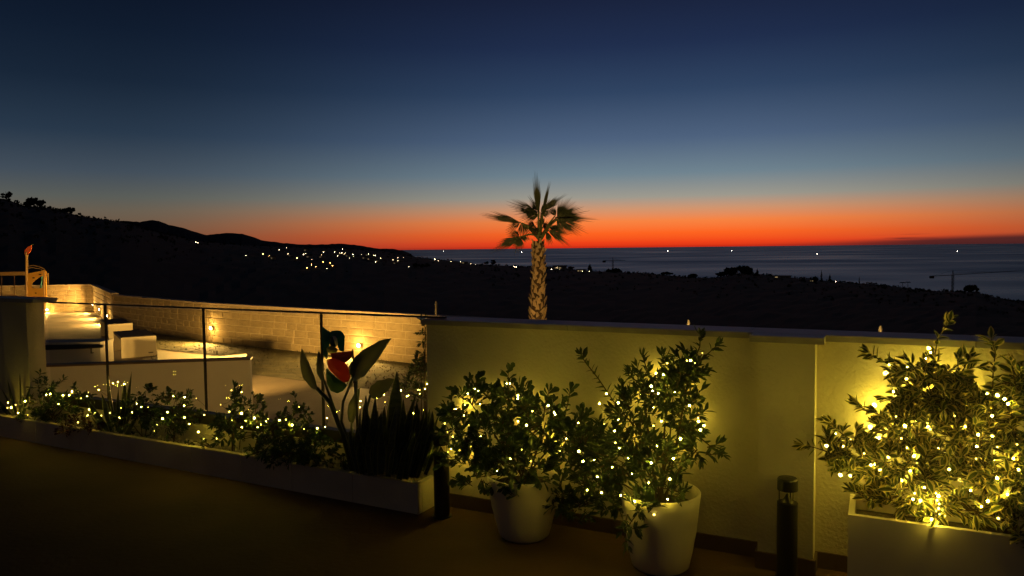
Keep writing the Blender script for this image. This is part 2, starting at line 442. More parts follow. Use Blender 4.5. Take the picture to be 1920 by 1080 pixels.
far_tree(128, 400, 9, 'round', 'low wide tree on the descending hill ridge', wpx=22)
far_tree(925, 496, 11, 'round', 'round tree on the coast skyline just left of the palm fronds', wpx=13)
far_tree(912, 497, 7, 'round', 'smaller round tree beside the taller one left of the palm', wpx=10)
far_tree(1106, 510, 16, 'cone', 'dark conifer on the coast skyline right of the palm', wpx=11)
far_tree(1150, 512, 9, 'round', 'broad low tree on the skyline under the thin tower crane', wpx=26)
far_tree(1385, 518, 20, 'round', 'large domed tree breaking the coast skyline', wpx=48)
far_tree(1352, 519, 10, 'round', 'low round tree at the left foot of the large domed tree', wpx=22)
far_tree(1420, 517, 15, 'cone', 'small pointed conifer right of the domed tree', wpx=8)
far_tree(1540, 529, 26, 'cypress', 'thin spire-like cypress on the skyline between the lit tree and the bright lamp', wpx=7)
far_tree(1556, 529, 15, 'cypress', 'short dark cypress just left of the brightest lamp on the right', wpx=8)
far_tree(1611, 533, 14, 'cypress', 'thin lone cypress on the slope right of the bright lamp', wpx=4)
far_tree(1692, 542, 12, 'palm', 'left one of two small palms on the dropping coast skyline', wpx=9)
far_tree(1702, 543, 12, 'palm', 'right one of two small palms on the dropping coast skyline', wpx=9)
far_tree(1822, 549, 12, 'round', 'bushy tree on the skyline right of the large tower crane', wpx=26)
far_tree(1250, 517, 6, 'round', 'low spreading tree at the middle of the coast skyline', wpx=22)
far_tree(1070, 504, 6, 'round', 'low round tree beside the lit house right of the palm trunk', wpx=14)
far_tree(1525, 529, 11, 'round', 'pale lit tree on the skyline beside the thin cypress', wpx=18)
far_tree(1300, 519, 7, 'round', 'low tree on the skyline left of the large domed tree', wpx=18)

# tower cranes
def crane(px, py, hpx, lpx, rpx, tilt, label):
    base = land_pt(px, .97); dd = (base - EYE).length; k = dd / F; h = hpx * k
    t = thing('tower_crane', base, label, 'crane', 'tower cranes along the coast')
    w = max(1.4 * k, .5) * .8
    m1 = MB()
    for sx in (-1, 1):
        for sy in (-1, 1): m1.tube([base + Vector((sx * w, sy * w, 0)), base + Vector((sx * w, sy * w, h))], w * .28, 4)
    nseg = 9
    for i in range(nseg):
        z0, z1 = h * i / nseg, h * (i + 1) / nseg; s1 = 1 if i % 2 else -1
        for sy in (-1, 1): m1.tube([base + Vector((-s1 * w, sy * w, z0)), base + Vector((s1 * w, sy * w, z1))], w * .2, 4)
    m1.build('mast', 'crane', t)
    top = base + UP * h; apex = top + UP * hpx * .28 * k
    m2 = MB(); m2.tube([top + Vector((-w, 0, 0)), apex], w * .3, 4); m2.tube([top + Vector((w, 0, 0)), apex], w * .3, 4); m2.build('tower_head', 'crane', t)
    R_ = top + Vector((rpx * k, 0, tilt * rpx * k)); L_ = top - Vector((lpx * k, 0, tilt * lpx * k))
    m3 = MB(); m3.tube([top, R_], [w * .55, w * .22], 4); m3.tube([top + UP * w * 2, R_], [w * .3, w * .12], 4); m3.tube([apex, top + (R_ - top) * .6], w * .12, 4)
    m3.build('jib', 'crane', t)
    m4 = MB(); m4.tube([top, L_], w * .5, 4); m4.tube([apex, L_], w * .12, 4); m4.build('counter_jib', 'crane', t)
    m5 = MB(); m5.box(L_ - UP * w * 1.2, (w * 5, w * 2.4, w * 3.4)); m5.build('counterweight', 'crane', t)
crane(1786, 546, 27, 34, 112, .05, 'large tower crane with a long jib over the bay at the right')
crane(1149, 512, 21, 16, 24, .0, 'thin tower crane above the coast right of the palm')

# ------------------------------------------------------------------ village: houses and lamps
def ico(c, r, sub=1):
    T = T_ICO; return [(Vector(v) * r + c) for v in T[0]], T[1]
def _ico():
    t = (1 + 5 ** .5) / 2
    v = np.array([(-1, t, 0), (1, t, 0), (-1, -t, 0), (1, -t, 0), (0, -1, t), (0, 1, t), (0, -1, -t), (0, 1, -t), (t, 0, -1), (t, 0, 1), (-t, 0, -1), (-t, 0, 1)], float)
    v /= np.linalg.norm(v[0])
    f = [(0, 11, 5), (0, 5, 1), (0, 1, 7), (0, 7, 10), (0, 10, 11), (1, 5, 9), (5, 11, 4), (11, 10, 2), (10, 7, 6), (7, 1, 8), (3, 9, 4), (3, 4, 2), (3, 2, 6), (3, 6, 8), (3, 8, 9), (4, 9, 5), (2, 4, 11), (6, 2, 10), (8, 6, 7), (9, 8, 1)]
    return v, f, [0] * 20
T_ICO = _ico()
ME_GLOBE = {}
for nm, mt in (('w', 'lampw'), ('a', 'lampa'), ('b', 'boatl')): ME_GLOBE[nm] = tmesh('lamp_globe_' + nm, T_ICO, [mt])
T_POLE = None
_p = MB(); _p.tube([(0, 0, 0), (0, 0, 1)], [.012, .008], 6); _p.tube([(0, 0, 1), (.08, 0, 1.03)], .008, 5)
T_POLE = (np.array(_p.v), _p.f, _p.m); ME_POLE = tmesh('lamp_pole', T_POLE, ['crane'])
def street_lamp(px, py, kind, size, label):
    g = land_at(px, py + 2); dd = (g - EYE).length
    head = EYE + ray(px, py) * (dd * 0.985 / ray(px, py).length)
    h = max(head.z - g.z, 5.0); base = head - UP * h
    t = thing('street_lamp', base, label, 'street lamp', 'lamps lit across the hillside village')
    link(bpy.data.objects.new('lamp_pole', ME_POLE), t, basis(base, Vector((1, 0, 0)), Vector((0, 1, 0)), UP, h, h, h * .95))
    r = size * dd / F * .5
    link(bpy.data.objects.new('lamp_globe', ME_GLOBE[kind]), t, basis(head, Vector((1, 0, 0)), Vector((0, 1, 0)), UP, r, r, r))
VL = [(367, 454, 'w', 1), (371, 455, 'w', .9), (461, 479, 'w', 1), (493, 476, 'a', 1.2), (505, 479, 'a', 1.1), (524, 468, 'w', .8), (537, 464, 'w', .7), (540, 476, 'w', .8),
      (557, 484, 'a', 1.6), (569, 477, 'w', 1), (573, 475, 'w', .7), (576, 502, 'a', 1), (584, 496, 'a', .6), (592, 500, 'a', 1), (606, 491, 'a', 1.1), (619, 493, 'a', 1.1),
      (624, 498, 'a', 1.2), (613, 504, 'w', .7), (603, 478, 'w', .7), (607, 473, 'w', .8), (627, 473, 'w', .8), (637, 474, 'w', .9), (641, 474, 'w', .8), (642, 467.5, 'w', .8),
      (646, 476, 'w', .7), (648, 474, 'w', .7), (633, 480, 'w', .7), (662, 477, 'w', .8), (663, 481, 'w', .6), (678, 477, 'w', .5), (691, 476, 'w', .9), (701, 479, 'w', .7),
      (704, 479, 'w', .8), (714, 484, 'w', .8), (704, 491, 'w', .9), (737, 487, 'w', .7), (746, 483, 'w', .8), (746, 489, 'w', .7), (756, 483, 'w', .6), (815, 486, 'w', 1.4),
      (846, 491, 'w', .8), (863, 490.5, 'w', 1.1), (869, 491, 'w', 1), (873, 492, 'w', .9), (883, 495, 'w', .8), (891, 495.5, 'w', .7), (767, 500, 'w', .9), (964, 500, 'w', 1.4),
      (968, 500.5, 'w', 1.2), (1034, 505, 'w', 1), (1045, 502, 'w', .7), (1092, 509, 'w', .8), (1105, 509, 'w', 1), (1567, 528, 'w', 1.7), (1050, 507, 'w', .5), (822, 489, 'w', .5), (655, 484, 'w', .4), (585, 486, 'w', .4)]
for (px, py, k, s_) in VL:
    if px < 380: lab = 'small white light high on the slope, one of a close pair at the far left'
    elif px == 461: lab = 'lone white light on the dark slope left of the village'
    elif px in (493, 505): lab = 'one of two amber street lamps at the left edge of the village'
    elif px == 557: lab = 'largest amber street lamp in the village below the far hills'
    elif k == 'a': lab = 'amber street lamp in the lowest row of village lights'
    elif px in (964, 968): lab = 'one of two bright white lamps close together just left of the palm trunk'
    elif px == 1567: lab = 'brightest white lamp on the coast skyline at the right'
    elif px == 815: lab = 'bright white lamp on the shore left of the palm, larger than those near it'
    elif px == 767: lab = 'white lamp low among pale trees at the right end of the village'
    elif px > 1000: lab = 'white lamp on the coast skyline just right of the palm trunk'
    elif px > 800: lab = 'white lamp in the row along the shore left of the palm'
    elif px < 545: lab = 'white street lamp at the thin left end of the village'
    elif py > 500: lab = 'small white lamp lowest in the village, under the amber row'
    elif px < 615: lab = 'white street lamp above the amber row in the left half of the village'
    elif px < 650: lab = 'white lamp in the densest cluster of the village under the far hills'
    elif px < 708: lab = 'white street lamp right of the densest cluster, by the pale houses'
    else: lab = 'white lamp in the thinning right end of the village before the shore'
    street_lamp(px, py, k, s_ * RNG.uniform(.5, .85), lab)
def house(px, py, wpx, hpx, label, gable=True, lit=2):
    g = land_at(px, py); g.z -= .5; dd = (g - EYE).length; k = dd / F; w, h = wpx * k, hpx * k
    a = math.atan2(g.x, g.y); ax = (Vector((math.cos(a), -math.sin(a), 0)), Vector((math.sin(a), math.cos(a), 0)), UP)
    t = thing('village_house', g, label, 'house', 'houses of the hillside village')
    m1 = MB(); m1.box(g + UP * h * .35, (w, w * .8, h * .9), ax); wl = m1.build('wall', 'housewall', t)
    m2 = MB(); z = g.z + h * .8
    if gable:
        c = Vector((g.x, g.y, z)); e = .56
        P = [c - ax[0] * w * e - ax[1] * w * .46, c + ax[0] * w * e - ax[1] * w * .46, c + ax[0] * w * e + ax[1] * w * .46, c - ax[0] * w * e + ax[1] * w * .46, c - ax[0] * w * e + UP * h * .3, c + ax[0] * w * e + UP * h * .3]
        m2.add(P, [(0, 3, 2, 1), (0, 1, 5, 4), (2, 3, 4, 5), (0, 4, 3), (1, 2, 5)])
    else: m2.box(Vector((g.x, g.y, z + h * .06)), (w * 1.08, w * .9, h * .1), ax)
    m2.build('roof', 'roof' if gable else 'housewall', t)
    for i in range(3):
        m3 = MB(); m3.box(g + ax[0] * w * (-.3 + .3 * i) + UP * h * .45 - ax[1] * (w * .4 + .03), (w * .14, .06, h * .24), ax)
        m3.build('window', 'winlit' if i < lit else 'black', t)
hs = [(498, 482), (512, 484), (529, 472), (545, 480), (563, 490), (580, 482), (596, 504), (611, 497), (628, 503), (604, 482), (640, 480), (652, 480), (668, 485), (684, 484), (697, 488), (709, 490), (722, 492), (742, 494), (752, 490), (575, 470), (655, 472), (690, 479)]
for i, (px, py) in enumerate(hs):
    hl = ('small pale house at the left edge of the village by the first amber lamps' if px < 520 else 'small pale house beside the amber lamps low in the village' if py > 489 and px < 640 else
          'small pale house above the amber lamps of the village' if px < 600 else 'small pale house in the densest cluster of village lights' if px < 660 else
          'small pale house right of the densest cluster of village lights' if px < 700 else 'small pale house at the thinning right end of the village')
    house(px, py, RNG.uniform(7, 11), RNG.uniform(4, 5.5), hl, gable=i % 3 != 0, lit=i % 2)
house(695, 487, 13, 7, 'largest pale house in the middle of the village, lit from the front', False, 1)
house(1018, 503, 26, 5, 'long low building behind the palm trunk on the coast skyline', False, 2)
house(1050, 504, 24, 7, 'low wide house with pale roof right of the palm trunk', True, 2)
house(1090, 509, 18, 6, 'flat house beside the conifer on the coast skyline', False, 2)
house(872, 494, 12, 5, 'shore building behind the row of white lamps left of the palm', False, 1)
house(1466, 520, 30, 5, 'long pale flat building on the skyline right of the domed tree', False, 1)
house(1524, 527, 12, 5, 'low pale house lit beside the spire-like cypress', False, 2)
for i, px in enumerate((780, 790, 800)):
    far_tree(px, 502, 9, 'round', 'pale round tree by the lamp at the right end of the village', 'round trees by the lamp at the end of the village', wpx=13)

# ships out on the bay
def ship(px, py, label):
    p = on_z(px, py, SEA); dd = (p - EYE).length; k = dd / F; L = k * 2.6
    t = thing('ship', p, label, 'ship', 'ships lit on the bay')
    m1 = MB(); m1.add([p + Vector((x, y, z)) for (x, y, z) in ((-L * .5, -L * .12, L * .14), (L * .4, -L * .12, L * .14), (L * .6, 0, L * .17), (L * .4, L * .12, L * .14), (-L * .5, L * .12, L * .14), (-L * .45, -L * .08, -L * .02), (L * .38, -L * .07, -L * .02), (L * .5, 0, -L * .02), (L * .38, L * .07, -L * .02), (-L * .45, L * .08, -L * .02))],
        [(0, 1, 2, 3, 4), (0, 5, 6, 1), (1, 6, 7, 2), (2, 7, 8, 3), (3, 8, 9, 4), (4, 9, 5, 0)]); m1.build('hull', 'hull', t)
    m2 = MB(); m2.box(p + Vector((-L * .25, 0, L * .25)), (L * .25, L * .16, L * .22)); m2.build('cabin', 'hull', t)
    r = k * .27; hd = EYE + ray(px, py - 1) * ((dd * .995) / ray(px, py - 1).length)
    m3 = MB(); m3.tube([p + UP * L * .14, hd], k * .12, 5); m3.build('light_mast', 'hull', t)
    link(bpy.data.objects.new('deck_lamp', ME_GLOBE['b']), t, basis(hd, Vector((1, 0, 0)), Vector((0, 1, 0)), UP, r, r, r))
ship(831, 472, 'lit ship farthest left on the bay, above the shore lamps')
ship(978, 473.5, 'lit ship on the bay just left of the palm trunk')
ship(1252, 471.5, 'brightest ship light near the horizon in the middle of the bay')
ship(1372, 471.5, 'faint ship light near the horizon above the domed tree')
ship(1532, 477, 'faint reddish-white ship light on the bay above the spire-like cypress')
ship(1795, 472, 'white ship light near the horizon above the large tower crane')

# ================================================================== TERRACE
WT = 1.16                                              # wall top height
PA, PB = on_z(806, 592, WT), on_z(1920, 632, WT)       # far edge of the coping
E = (PB - PA); E.z = 0; E.normalize(); N = Vector((E.y, -E.x, 0))
if N.dot(Vector((0, -1, 0))) < 0: N = -N               # N points at the camera
AX = (E, N, UP)
def W(s, t, z): q = PA + E * s + N * t; return Vector((q.x, q.y, z))
WLEN = (PB - PA).length + 2.2
FT = .215                                              # wall front face
fp = W(0, FT, 0)
s_of = lambda px, py=800, t=FT: (on_plane(px, py, W(0, t, 0), N) - W(0, t, 0)).dot(E)
# railing line
RA, RB = on_z(88, 565, 1.175), on_z(806, 592.3, 1.175)
RE = RB - RA; RE.z = 0; RLEN = RE.length + .12; RE.normalize(); RN = Vector((RE.y, -RE.x, 0))
if RN.y > 0: RN = -RN
RAX = (RE, RN, UP)
def Rp(s, t, z): q = RA + RE * s + RN * t; return Vector((q.x, q.y, z))
s_rail = lambda px, py: (on_plane(px, py, Rp(0, 0, 0), RN) - Rp(0, 0, 0)).dot(RE)

# floor and the slab below it
mb = MB()
far = [Rp(-6, .0, 0), Rp(RLEN, .0, 0), W(0, .1, 0), W(WLEN, .1, 0)]
near = [Vector((7, -5, 0)), Vector((-14, -5, 0))]
poly = far + near; mb.add(poly, [tuple(reversed(range(len(poly))))])
o = struct(mb, 'terrace_floor', 'floor')
mb = MB(); lo = [Vector((p.x, p.y, -1.2)) for p in far]; k = 4
mb.add([p - UP * .003 for p in far] + lo, [(0, 4, 5, 1), (1, 5, 6, 2), (2, 6, 7, 3)]); struct(mb, 'retaining_wall', 'plaster2')

# right wall with pillar
t = thing('garden_wall', W(0, .1, 0), 'tall cream plastered terrace wall with grey coping behind the two round pots', 'wall')
s1, s2 = s_of(1422, 800, FT + .12), s_of(1527, 800, FT + .12)
mb = MB(); mb.box(W(WLEN / 2 + .055, (.02 + FT) / 2, (WT - .03) / 2), (WLEN - .11, FT - .02, WT - .03), AX); mb.build('wall_face', 'plaster', t)
mb = MB(); mb.box(W((s1 + s2) / 2, FT + .0605, (WT - .033) / 2), (s2 - s1, .119, WT - .033), AX); mb.build('pillar', 'plaster', t)
sk = []
for (a, b, tt) in ((.11, s1 - .002, FT), (s2 + .002, WLEN, FT)):
    mb = MB(); mb.box(W((a + b) / 2, tt + .007, .041), (b - a, .012, .082), AX); mb.build('skirting', 'skirt', t)
mb = MB(); mb.box(W((s1 + s2) / 2, FT + .12 + .0075, .041), (s2 - s1 + .02, .013, .082), AX); mb.build('skirting', 'skirt', t)
for ss, xx in ((s1 - .007, 0), (s2 + .007, 0)):
    mb = MB(); mb.box(W(ss, FT + .067, .040), (.012, .104, .080), AX); mb.build('skirting', 'skirt', t)
cuts = [.085]; 
while cuts[-1] < WLEN: cuts.append(cuts[-1] + .98)
for a, b in zip(cuts, cuts[1:]):
    mb = MB(); mb.box(W((a + b) / 2, (FT + .03) / 2, WT - .015), (b - a - .003, FT + .03, .03), AX); mb.build('coping_slab', 'cap', t)
mb = MB(); mb.box(W((s1 + s2) / 2, FT + .03 + .0635, WT - .016), (s2 - s1 + .08, .121, .031), AX); mb.build('pillar_coping', 'cap', t)

# low upstand under the glass, and glass railing
t = thing('low_upstand_wall', Rp(RLEN / 2, 0, 0), 'low cream upstand under the glass railing behind the flower bed', 'wall')
mb = MB(); mb.box(Rp(RLEN / 2, -.02, .147), (RLEN, .14, .294), RAX); mb.build('upstand_face', 'plaster', t)
t = thing('glass_railing', Rp(RLEN / 2, 0, .3), 'frameless glass railing with thin dark posts and top rail along the flower bed', 'railing')
mb = MB(); mb.box(Rp(RLEN / 2, .01, .337), (RLEN - .004, .075, .080), RAX); mb.build('base_channel', 'channel', t)
mb = MB(); mb.box(Rp(RLEN / 2, 0, 1.168), (RLEN - .004, .020, .012), RAX); mb.build('top_rail', 'channel', t)
ps = [s_rail(197, 575), s_rail(381, 580), s_rail(602, 588)]
for s_ in ps:
    mb = MB(); mb.box(Rp(s_, 0, .77), (.012, .016, .784), RAX); mb.build('post', 'channel', t)
ed = [0] + ps + [RLEN - .01]
for i, (a, b) in enumerate(zip(ed, ed[1:])):
    mb = MB(); mb.box(Rp((a + b) / 2, 0, .768), (b - a - .024, .010, .78), RAX); mb.build('glass_panel', 'glass', t)

# wall at far left
t = thing('end_wall', Rp(-1.5, 0, 0), 'dark cream end wall with flat cap at the left end of the glass railing', 'wall')
mb = MB(); mb.box(Rp(-3.22, .0, .585), (5.4, .10, 1.17), RAX); mb.build('wall_face', 'plaster', t)
mb = MB(); mb.box(Rp(-.33, .02, .5835), (.37, .15, 1.167), RAX); mb.build('pillar', 'plaster', t)
mb = MB(); mb.box(Rp(-.25, .02, 1.186), (.52, .21, .034), RAX); mb.build('pillar_cap', 'cap', t)
mb = MB(); mb.box(Rp(-3.22, .0, 1.1865), (5.4, .16, .030), RAX); mb.build('wall_cap', 'cap', t)

# flower bed
FA, FB = on_z(0, 818, 0), on_z(785, 965, 0)
FE = FB - FA; FE.z = 0; FL = FE.length; FE.normalize(); FN = Vector((FE.y, -FE.x, 0))
if FN.y > 0: FN = -FN
FAX = (FE, FN, UP); BH = .185
def Fp(s, t, z): q = FA + FE * s + FN * t; return Vector((q.x, q.y, z))
s_f = lambda px, py: (on_plane(px, py, Fp(0, 0, 0), FN) - Fp(0, 0, 0)).dot(FE)
depth = abs((Rp(RLEN, 0.06, 0) - Fp(FL, 0, 0)).dot(FN)) - .02
t = thing('flower_bed', Fp(FL / 2, -depth / 2, 0), 'long low cream-edged flower bed filled with white pebbles along the glass railing', 'flower bed')
joints = [-1.6, -.75] + [s_f(x, y) for x, y in ((66, 800), (150, 815), (252, 830), (357, 850), (451, 870), (547, 885), (661, 910))] + [FL]
for a, b in zip(joints, joints[1:]):
    mb = MB(); dz = RNG.uniform(-.003, .003)
    c0, L = Fp((a + b) / 2, -.02, (BH + dz) / 2), b - a - .004
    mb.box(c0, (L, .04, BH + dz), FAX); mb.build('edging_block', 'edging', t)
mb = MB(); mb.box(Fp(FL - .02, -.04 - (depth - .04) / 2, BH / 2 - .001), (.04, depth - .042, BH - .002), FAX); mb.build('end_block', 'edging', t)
mb = MB(); mb.add([Fp(-1.6, -.04, .15), Fp(FL - .04, -.04, .15), Fp(FL - .04, -depth, .15), Fp(-1.6, -depth, .15)], [(0, 1, 2, 3)]); mb.build('soil', 'soil', t)
rg = random.Random(5); mb = MB()
for _ in range(2600):
    s_, tt = rg.uniform(-1.5, FL - .05), rg.uniform(-depth + .01, -.05)
    r = rg.uniform(.008, .02); q = rnd_dir(rg); a = q.orthogonal().normalized()
    mb.tmpl(T_ICO, basis(Fp(s_, tt, .152 + r * rg.uniform(.2, 1.0)), q, a, q.cross(a), r, r * rg.uniform(.6, 1), r * rg.uniform(.5, .9)))
o = mb.build('pebbles', 'pebble', t); o['kind'] = 'stuff'

# ================================================================== COURT BELOW
CZ = -1.0
# stone walls: points along the outer edge (top pixel rows)
SW = [Vector((3.5, 13.35, 0)), None, None, None]
def swp(px, py, d): q = at_y(px, py, d); return Vector((q.x, q.y, 0))
def px_base(px, py): q = on_z(px, py, CZ); return Vector((q.x, q.y, 0))
B1 = px_base(782, 682); B2 = px_base(400, 642)
dirw = (B2 - B1).normalized()
B0 = B1 - dirw * 7.0
Bq = on_z(211, 551.7, .13); 
L211 = (Vector((Bq.x, Bq.y, 0)) - B1).dot(dirw); B3 = B1 + dirw * L211
B4 = px_base(175, 584); B5 = px_base(0, 587); B5 = B4 + (B5 - B4).normalized() * 8
T_BLK = []
for v in range(4):
    rg = random.Random(40 + v); b = MB(); e = .03
    # unit block: x length, y depth (front at +1), z height, with chipped front edge
    P = []
    for z in (-.5, .5):
        for x in (-.5, .5): P.append((x, 0, z))
    F1 = [(-.5, .8, -.5), (.5, .8, -.5), (.5, .8, .5), (-.5, .8, .5)]
    F2 = [(-.5 + e, 1 + rg.uniform(-.06, .08), -.5 + e * 2.2), (.5 - e, 1 + rg.uniform(-.06, .08), -.5 + e * 2.2), (.5 - e, 1 + rg.uniform(-.06, .08), .5 - e * 2.2), (-.5 + e, 1 + rg.uniform(-.06, .08), .5 - e * 2.2)]
    Cc = [(rg.uniform(-.2, .2), 1.1 + rg.uniform(0, .12), rg.uniform(-.2, .2))]
    V = [(-.5, 0, -.5), (.5, 0, -.5), (.5, 0, .5), (-.5, 0, .5)] + F1 + F2 + Cc
    Fc = [(0, 4, 5, 1), (1, 5, 6, 2), (2, 6, 7, 3), (3, 7, 4, 0), (4, 8, 9, 5), (5, 9, 10, 6), (6, 10, 11, 7), (7, 11, 8, 4), (8, 12, 9), (9, 12, 10), (10, 12, 11), (11, 12, 8), (0, 1, 2, 3)]
    T_BLK.append(tmesh('stone_block', (np.array(V), Fc, [0] * len(Fc)), ['stone']))
def stone_wall(PTS, hz, label, blk=.44, rows=6):
    """front faces along the polyline (facing the camera side), built of separate blocks"""
    mid = sum(PTS, Vector()) / len(PTS); H = hz - CZ - .05
    t = thing('stone_wall', (mid.x, mid.y, CZ), label, 'wall'); out = []
    for A, B in zip(PTS, PTS[1:]):
        d = (B - A); L = d.length; d.normalize(); n = Vector((d.y, -d.x, 0))
        if n.dot(-(A + B) / 2) < 0: n = -n
        m_ = (A + B) / 2
        mb = MB(); mb.box(m_ - n * .073 + UP * (CZ + H / 2), (L, .14, H), (d, n, UP)); mb.build('mortar_core', 'mortar', t)
        rh = H / rows; rg = random.Random(int(L * 100))
        for r in range(rows):
            s_ = -blk * (.5 if r % 2 else 0) * rg.uniform(.8, 1.2)
            while s_ < L:
                w = blk * rg.choice((.75, 1, 1, 1.25)); a, b = max(s_, 0), min(s_ + w, L); s_ += w
                if b - a < .06: continue
                c = A + d * ((a + b) / 2) - n * .034 + UP * (CZ + rh * (r + .5))
                link(bpy.data.objects.new('stone_block', T_BLK[rg.randrange(4)]), t, basis(c, d, n, UP, b - a - .016, .046, rh - .016))
        k = max(1, round(L / 1.2))
        for i in range(k):
            a, b = L * i / k, L * (i + 1) / k
            mb = MB(); mb.box(A + d * ((a + b) / 2) - n * .07 + UP * (CZ + H + .025), (b - a - .006, .24, .05), (d, n, UP)); mb.build('coping_slab', 'stonecap', t)
        out.append((d, n))
    return t, out
B3 = Vector((Bq.x, Bq.y, 0)); B2b = B2 + (B3 - B2) * 0
_, ((_d, n1b), (d1, n1)) = stone_wall([B3, B2, B0], .12, 'long lit sandstone block wall bounding the lower court behind the glass railing', .50)
_, ((d2, n2),) = stone_wall([B4, B3], .17, 'short sandstone wall segment with three lamps between the corner and the long wall', .47)
_, ((d3, n3),) = stone_wall([B5, B4], .19, 'sandstone end wall behind the yellow play tower, lit orange', .47)
# court ground
mb = MB(); cp = [B0 - UP * -CZ, B1 * 1 + UP * CZ, B3 + UP * CZ, B4 + UP * CZ, B5 + UP * CZ]
cp[0] = B0 + UP * CZ
br = [Rp(-9, .0, CZ), Rp(RLEN, .0, CZ), W(WLEN, .1, CZ)]
poly = [B0 + UP * CZ] + [W(WLEN + 3, .1, CZ)] + [Rp(RLEN, .0, CZ), Rp(-9, .0, CZ), Vector((-36, 14, CZ))] + [B5 + UP * CZ, B4 + UP * CZ, B3 + UP * CZ]
mb.add(poly, [tuple(range(len(poly)))]); struct(mb, 'court_paving', 'paving')
LZ = CZ + .004
lp = [on_z(x, y, LZ) for x, y in ((470, 702), (600, 718), (800, 742))]
extra = [lp[2] + (lp[2] - lp[1]).normalized() * 5]
lw = [B1 + n1 * .03 + (B0 - B1) * .9, B1 + n1 * .03, B2 + n1 * .03, B2 + (B3 - B2) * .8 + n1b * .03]
poly = [on_z(292, 684, LZ), lp[0], lp[1], lp[2], extra[0]] + [Vector((p.x, p.y, LZ)) for p in lw] + [on_z(262, 640, LZ)]
mb = MB(); mb.add(poly, [tuple(range(len(poly)))]); struct(mb, 'court_lawn', 'lawn')
# grass tufts: short dry blades over the lawn (uncountable)
def in_poly(x, y, P):
    c = False; j = len(P) - 1
    for i in range(len(P)):
        if (P[i].y > y) != (P[j].y > y) and x < (P[j].x - P[i].x) * (y - P[i].y) / (P[j].y - P[i].y) + P[i].x: c = not c
        j = i
    return c
rg = random.Random(9); mb = MB(); k = 0
while k < 22000:
    x, y = rg.uniform(-14, 4), rg.uniform(9, 26)
    k += 1
    if not in_poly(x, y, poly): continue
    a = rg.uniform(0, math.pi * 2); w = rg.uniform(.006, .014); h = rg.uniform(.015, .05)
    e = Vector((math.cos(a), math.sin(a), 0)); p = Vector((x, y, LZ)); tp = p + Vector((rg.uniform(-.03, .03), rg.uniform(-.03, .03), h))
    mb.add([p - e * w, p + e * w, tp], [(0, 1, 2)])
props(mb.build('grass', 'lawn'), 'short dry grass of the lawn in the lower court', 'grass', kind='stuff')

# white stair walls in the court (camera facing faces seen through the glass)
def lowwall(name, A, B, zt, th, label, zb=CZ, capm='bench', face='plaster2', cat='wall'):
    d = B - A; d.z = 0; L = d.length; d.normalize(); n = Vector((d.y, -d.x, 0)); mid = (A + B) / 2
    t = thing(name, (mid.x, mid.y, zb), label, cat)
    mb = MB(); mb.box(Vector((mid.x, mid.y, (zb + zt - .03) / 2)), (L, th, zt - .03 - zb), (d, n, UP)); mb.build('wall_face', face, t)
    mb = MB(); mb.box(Vector((mid.x, mid.y, zt - .015)), (L + .02, th + .02, .03), (d, n, UP)); mb.build('coping', capm, t)
    return t
A1, A2 = on_z(60, 684, -.03), on_z(470, 670, -.03)
lowwall('stair_wall', A1, A2, -.03, .16, 'nearer white stair wall seen through the glass above the flower bed', capm='skirt')
Bw1, Bw2 = on_z(70, 640, -.1), on_z(200, 638, -.1)
lowwall('ramp_wall', Bw1, Bw2, -.1, .5, 'farther white ramp wall carrying the black handrail', capm='plaster2')
dB = (Bw2 - Bw1).normalized(); nB = Vector((dB.y, -dB.x, 0)); nB = nB if nB.y < 0 else -nB
t = thing('handrail', Bw1 + nB * .3, 'short black handrail fixed along the white ramp wall', 'handrail')
h1, h2 = on_plane(70, 652, Bw1 + nB * .32, nB), on_plane(193, 649, Bw1 + nB * .32, nB)
mb = MB(); mb.tube([h1, h1 + (h2 - h1) * .6, h2], [.05, .045, .03], 8); mb.build('rail', 'black', t)
hb = h1 + (h2 - h1) * .82
mb = MB(); mb.tube([hb, hb - UP * .13, hb - UP * .13 - nB * .06], .014, 6); mb.build('bracket', 'black', t)
P1, P2, P3 = on_z(298, 655, -.4), on_z(412, 667.5, -.4), on_z(460, 663, -.4)
lowwall('low_parapet', P1, P2, -.4, .07, 'thin white low parapet with bright top edge beside the concrete seats', capm='bench')
lowwall('short_parapet', P2, P3, -.4, .10, 'short low parapet closing the stair opening at its right end', capm='bench')

# concrete seats
def seat(pxl, pxr, yb, bk, label):
    a, b = on_z(pxl, yb, CZ + .002), on_z(pxr, yb - 1, CZ + .002)
    d = (b - a); w = d.length; d.normalize()
    q = on_z(bk[0], bk[1], CZ + .002); n = q - a; L = n.length; n.normalize()
    n.z = 0; n.normalize(); w *= 1.12; d = Vector((n.y, -n.x, 0)); d = d if d.x > 0 else -d; b = a + d * w; c = (a + b) / 2 + n * L / 2; H = .5
    t = thing('concrete_seat', (c.x, c.y, CZ), label, 'bench', 'concrete seats in the court')
    th = .06
    m1 = MB(); m1.box((a + b) / 2 + n * th / 2 + UP * (H - .05) / 2, (w, th, H - .05), (d, n, UP)); m1.build('end_panel', 'bench', t)
    m2 = MB(); m2.box((a + b) / 2 + n * (L - th / 2) + UP * (H - .05) / 2, (w, th, H - .05), (d, n, UP)); m2.build('end_panel', 'bench', t)
    m3 = MB(); m3.box((a + b) / 2 + n * L / 2 + UP * (H - .025), (w, L, .05), (d, n, UP)); m3.build('rim', 'bench', t)
    m4 = MB(); m4.box((a + b) / 2 + n * L / 2 + UP * (H + .004), (w - .03, L - .03, .008), (d, n, UP)); m4.build('seat_slab', 'benchtop', t)
    m5 = MB(); m5.box(b - d * .13 - n * .002 + UP * .09, (.11, .004, .03), (d, n, UP)); m5.build('maker_plate', 'benchtop', t)
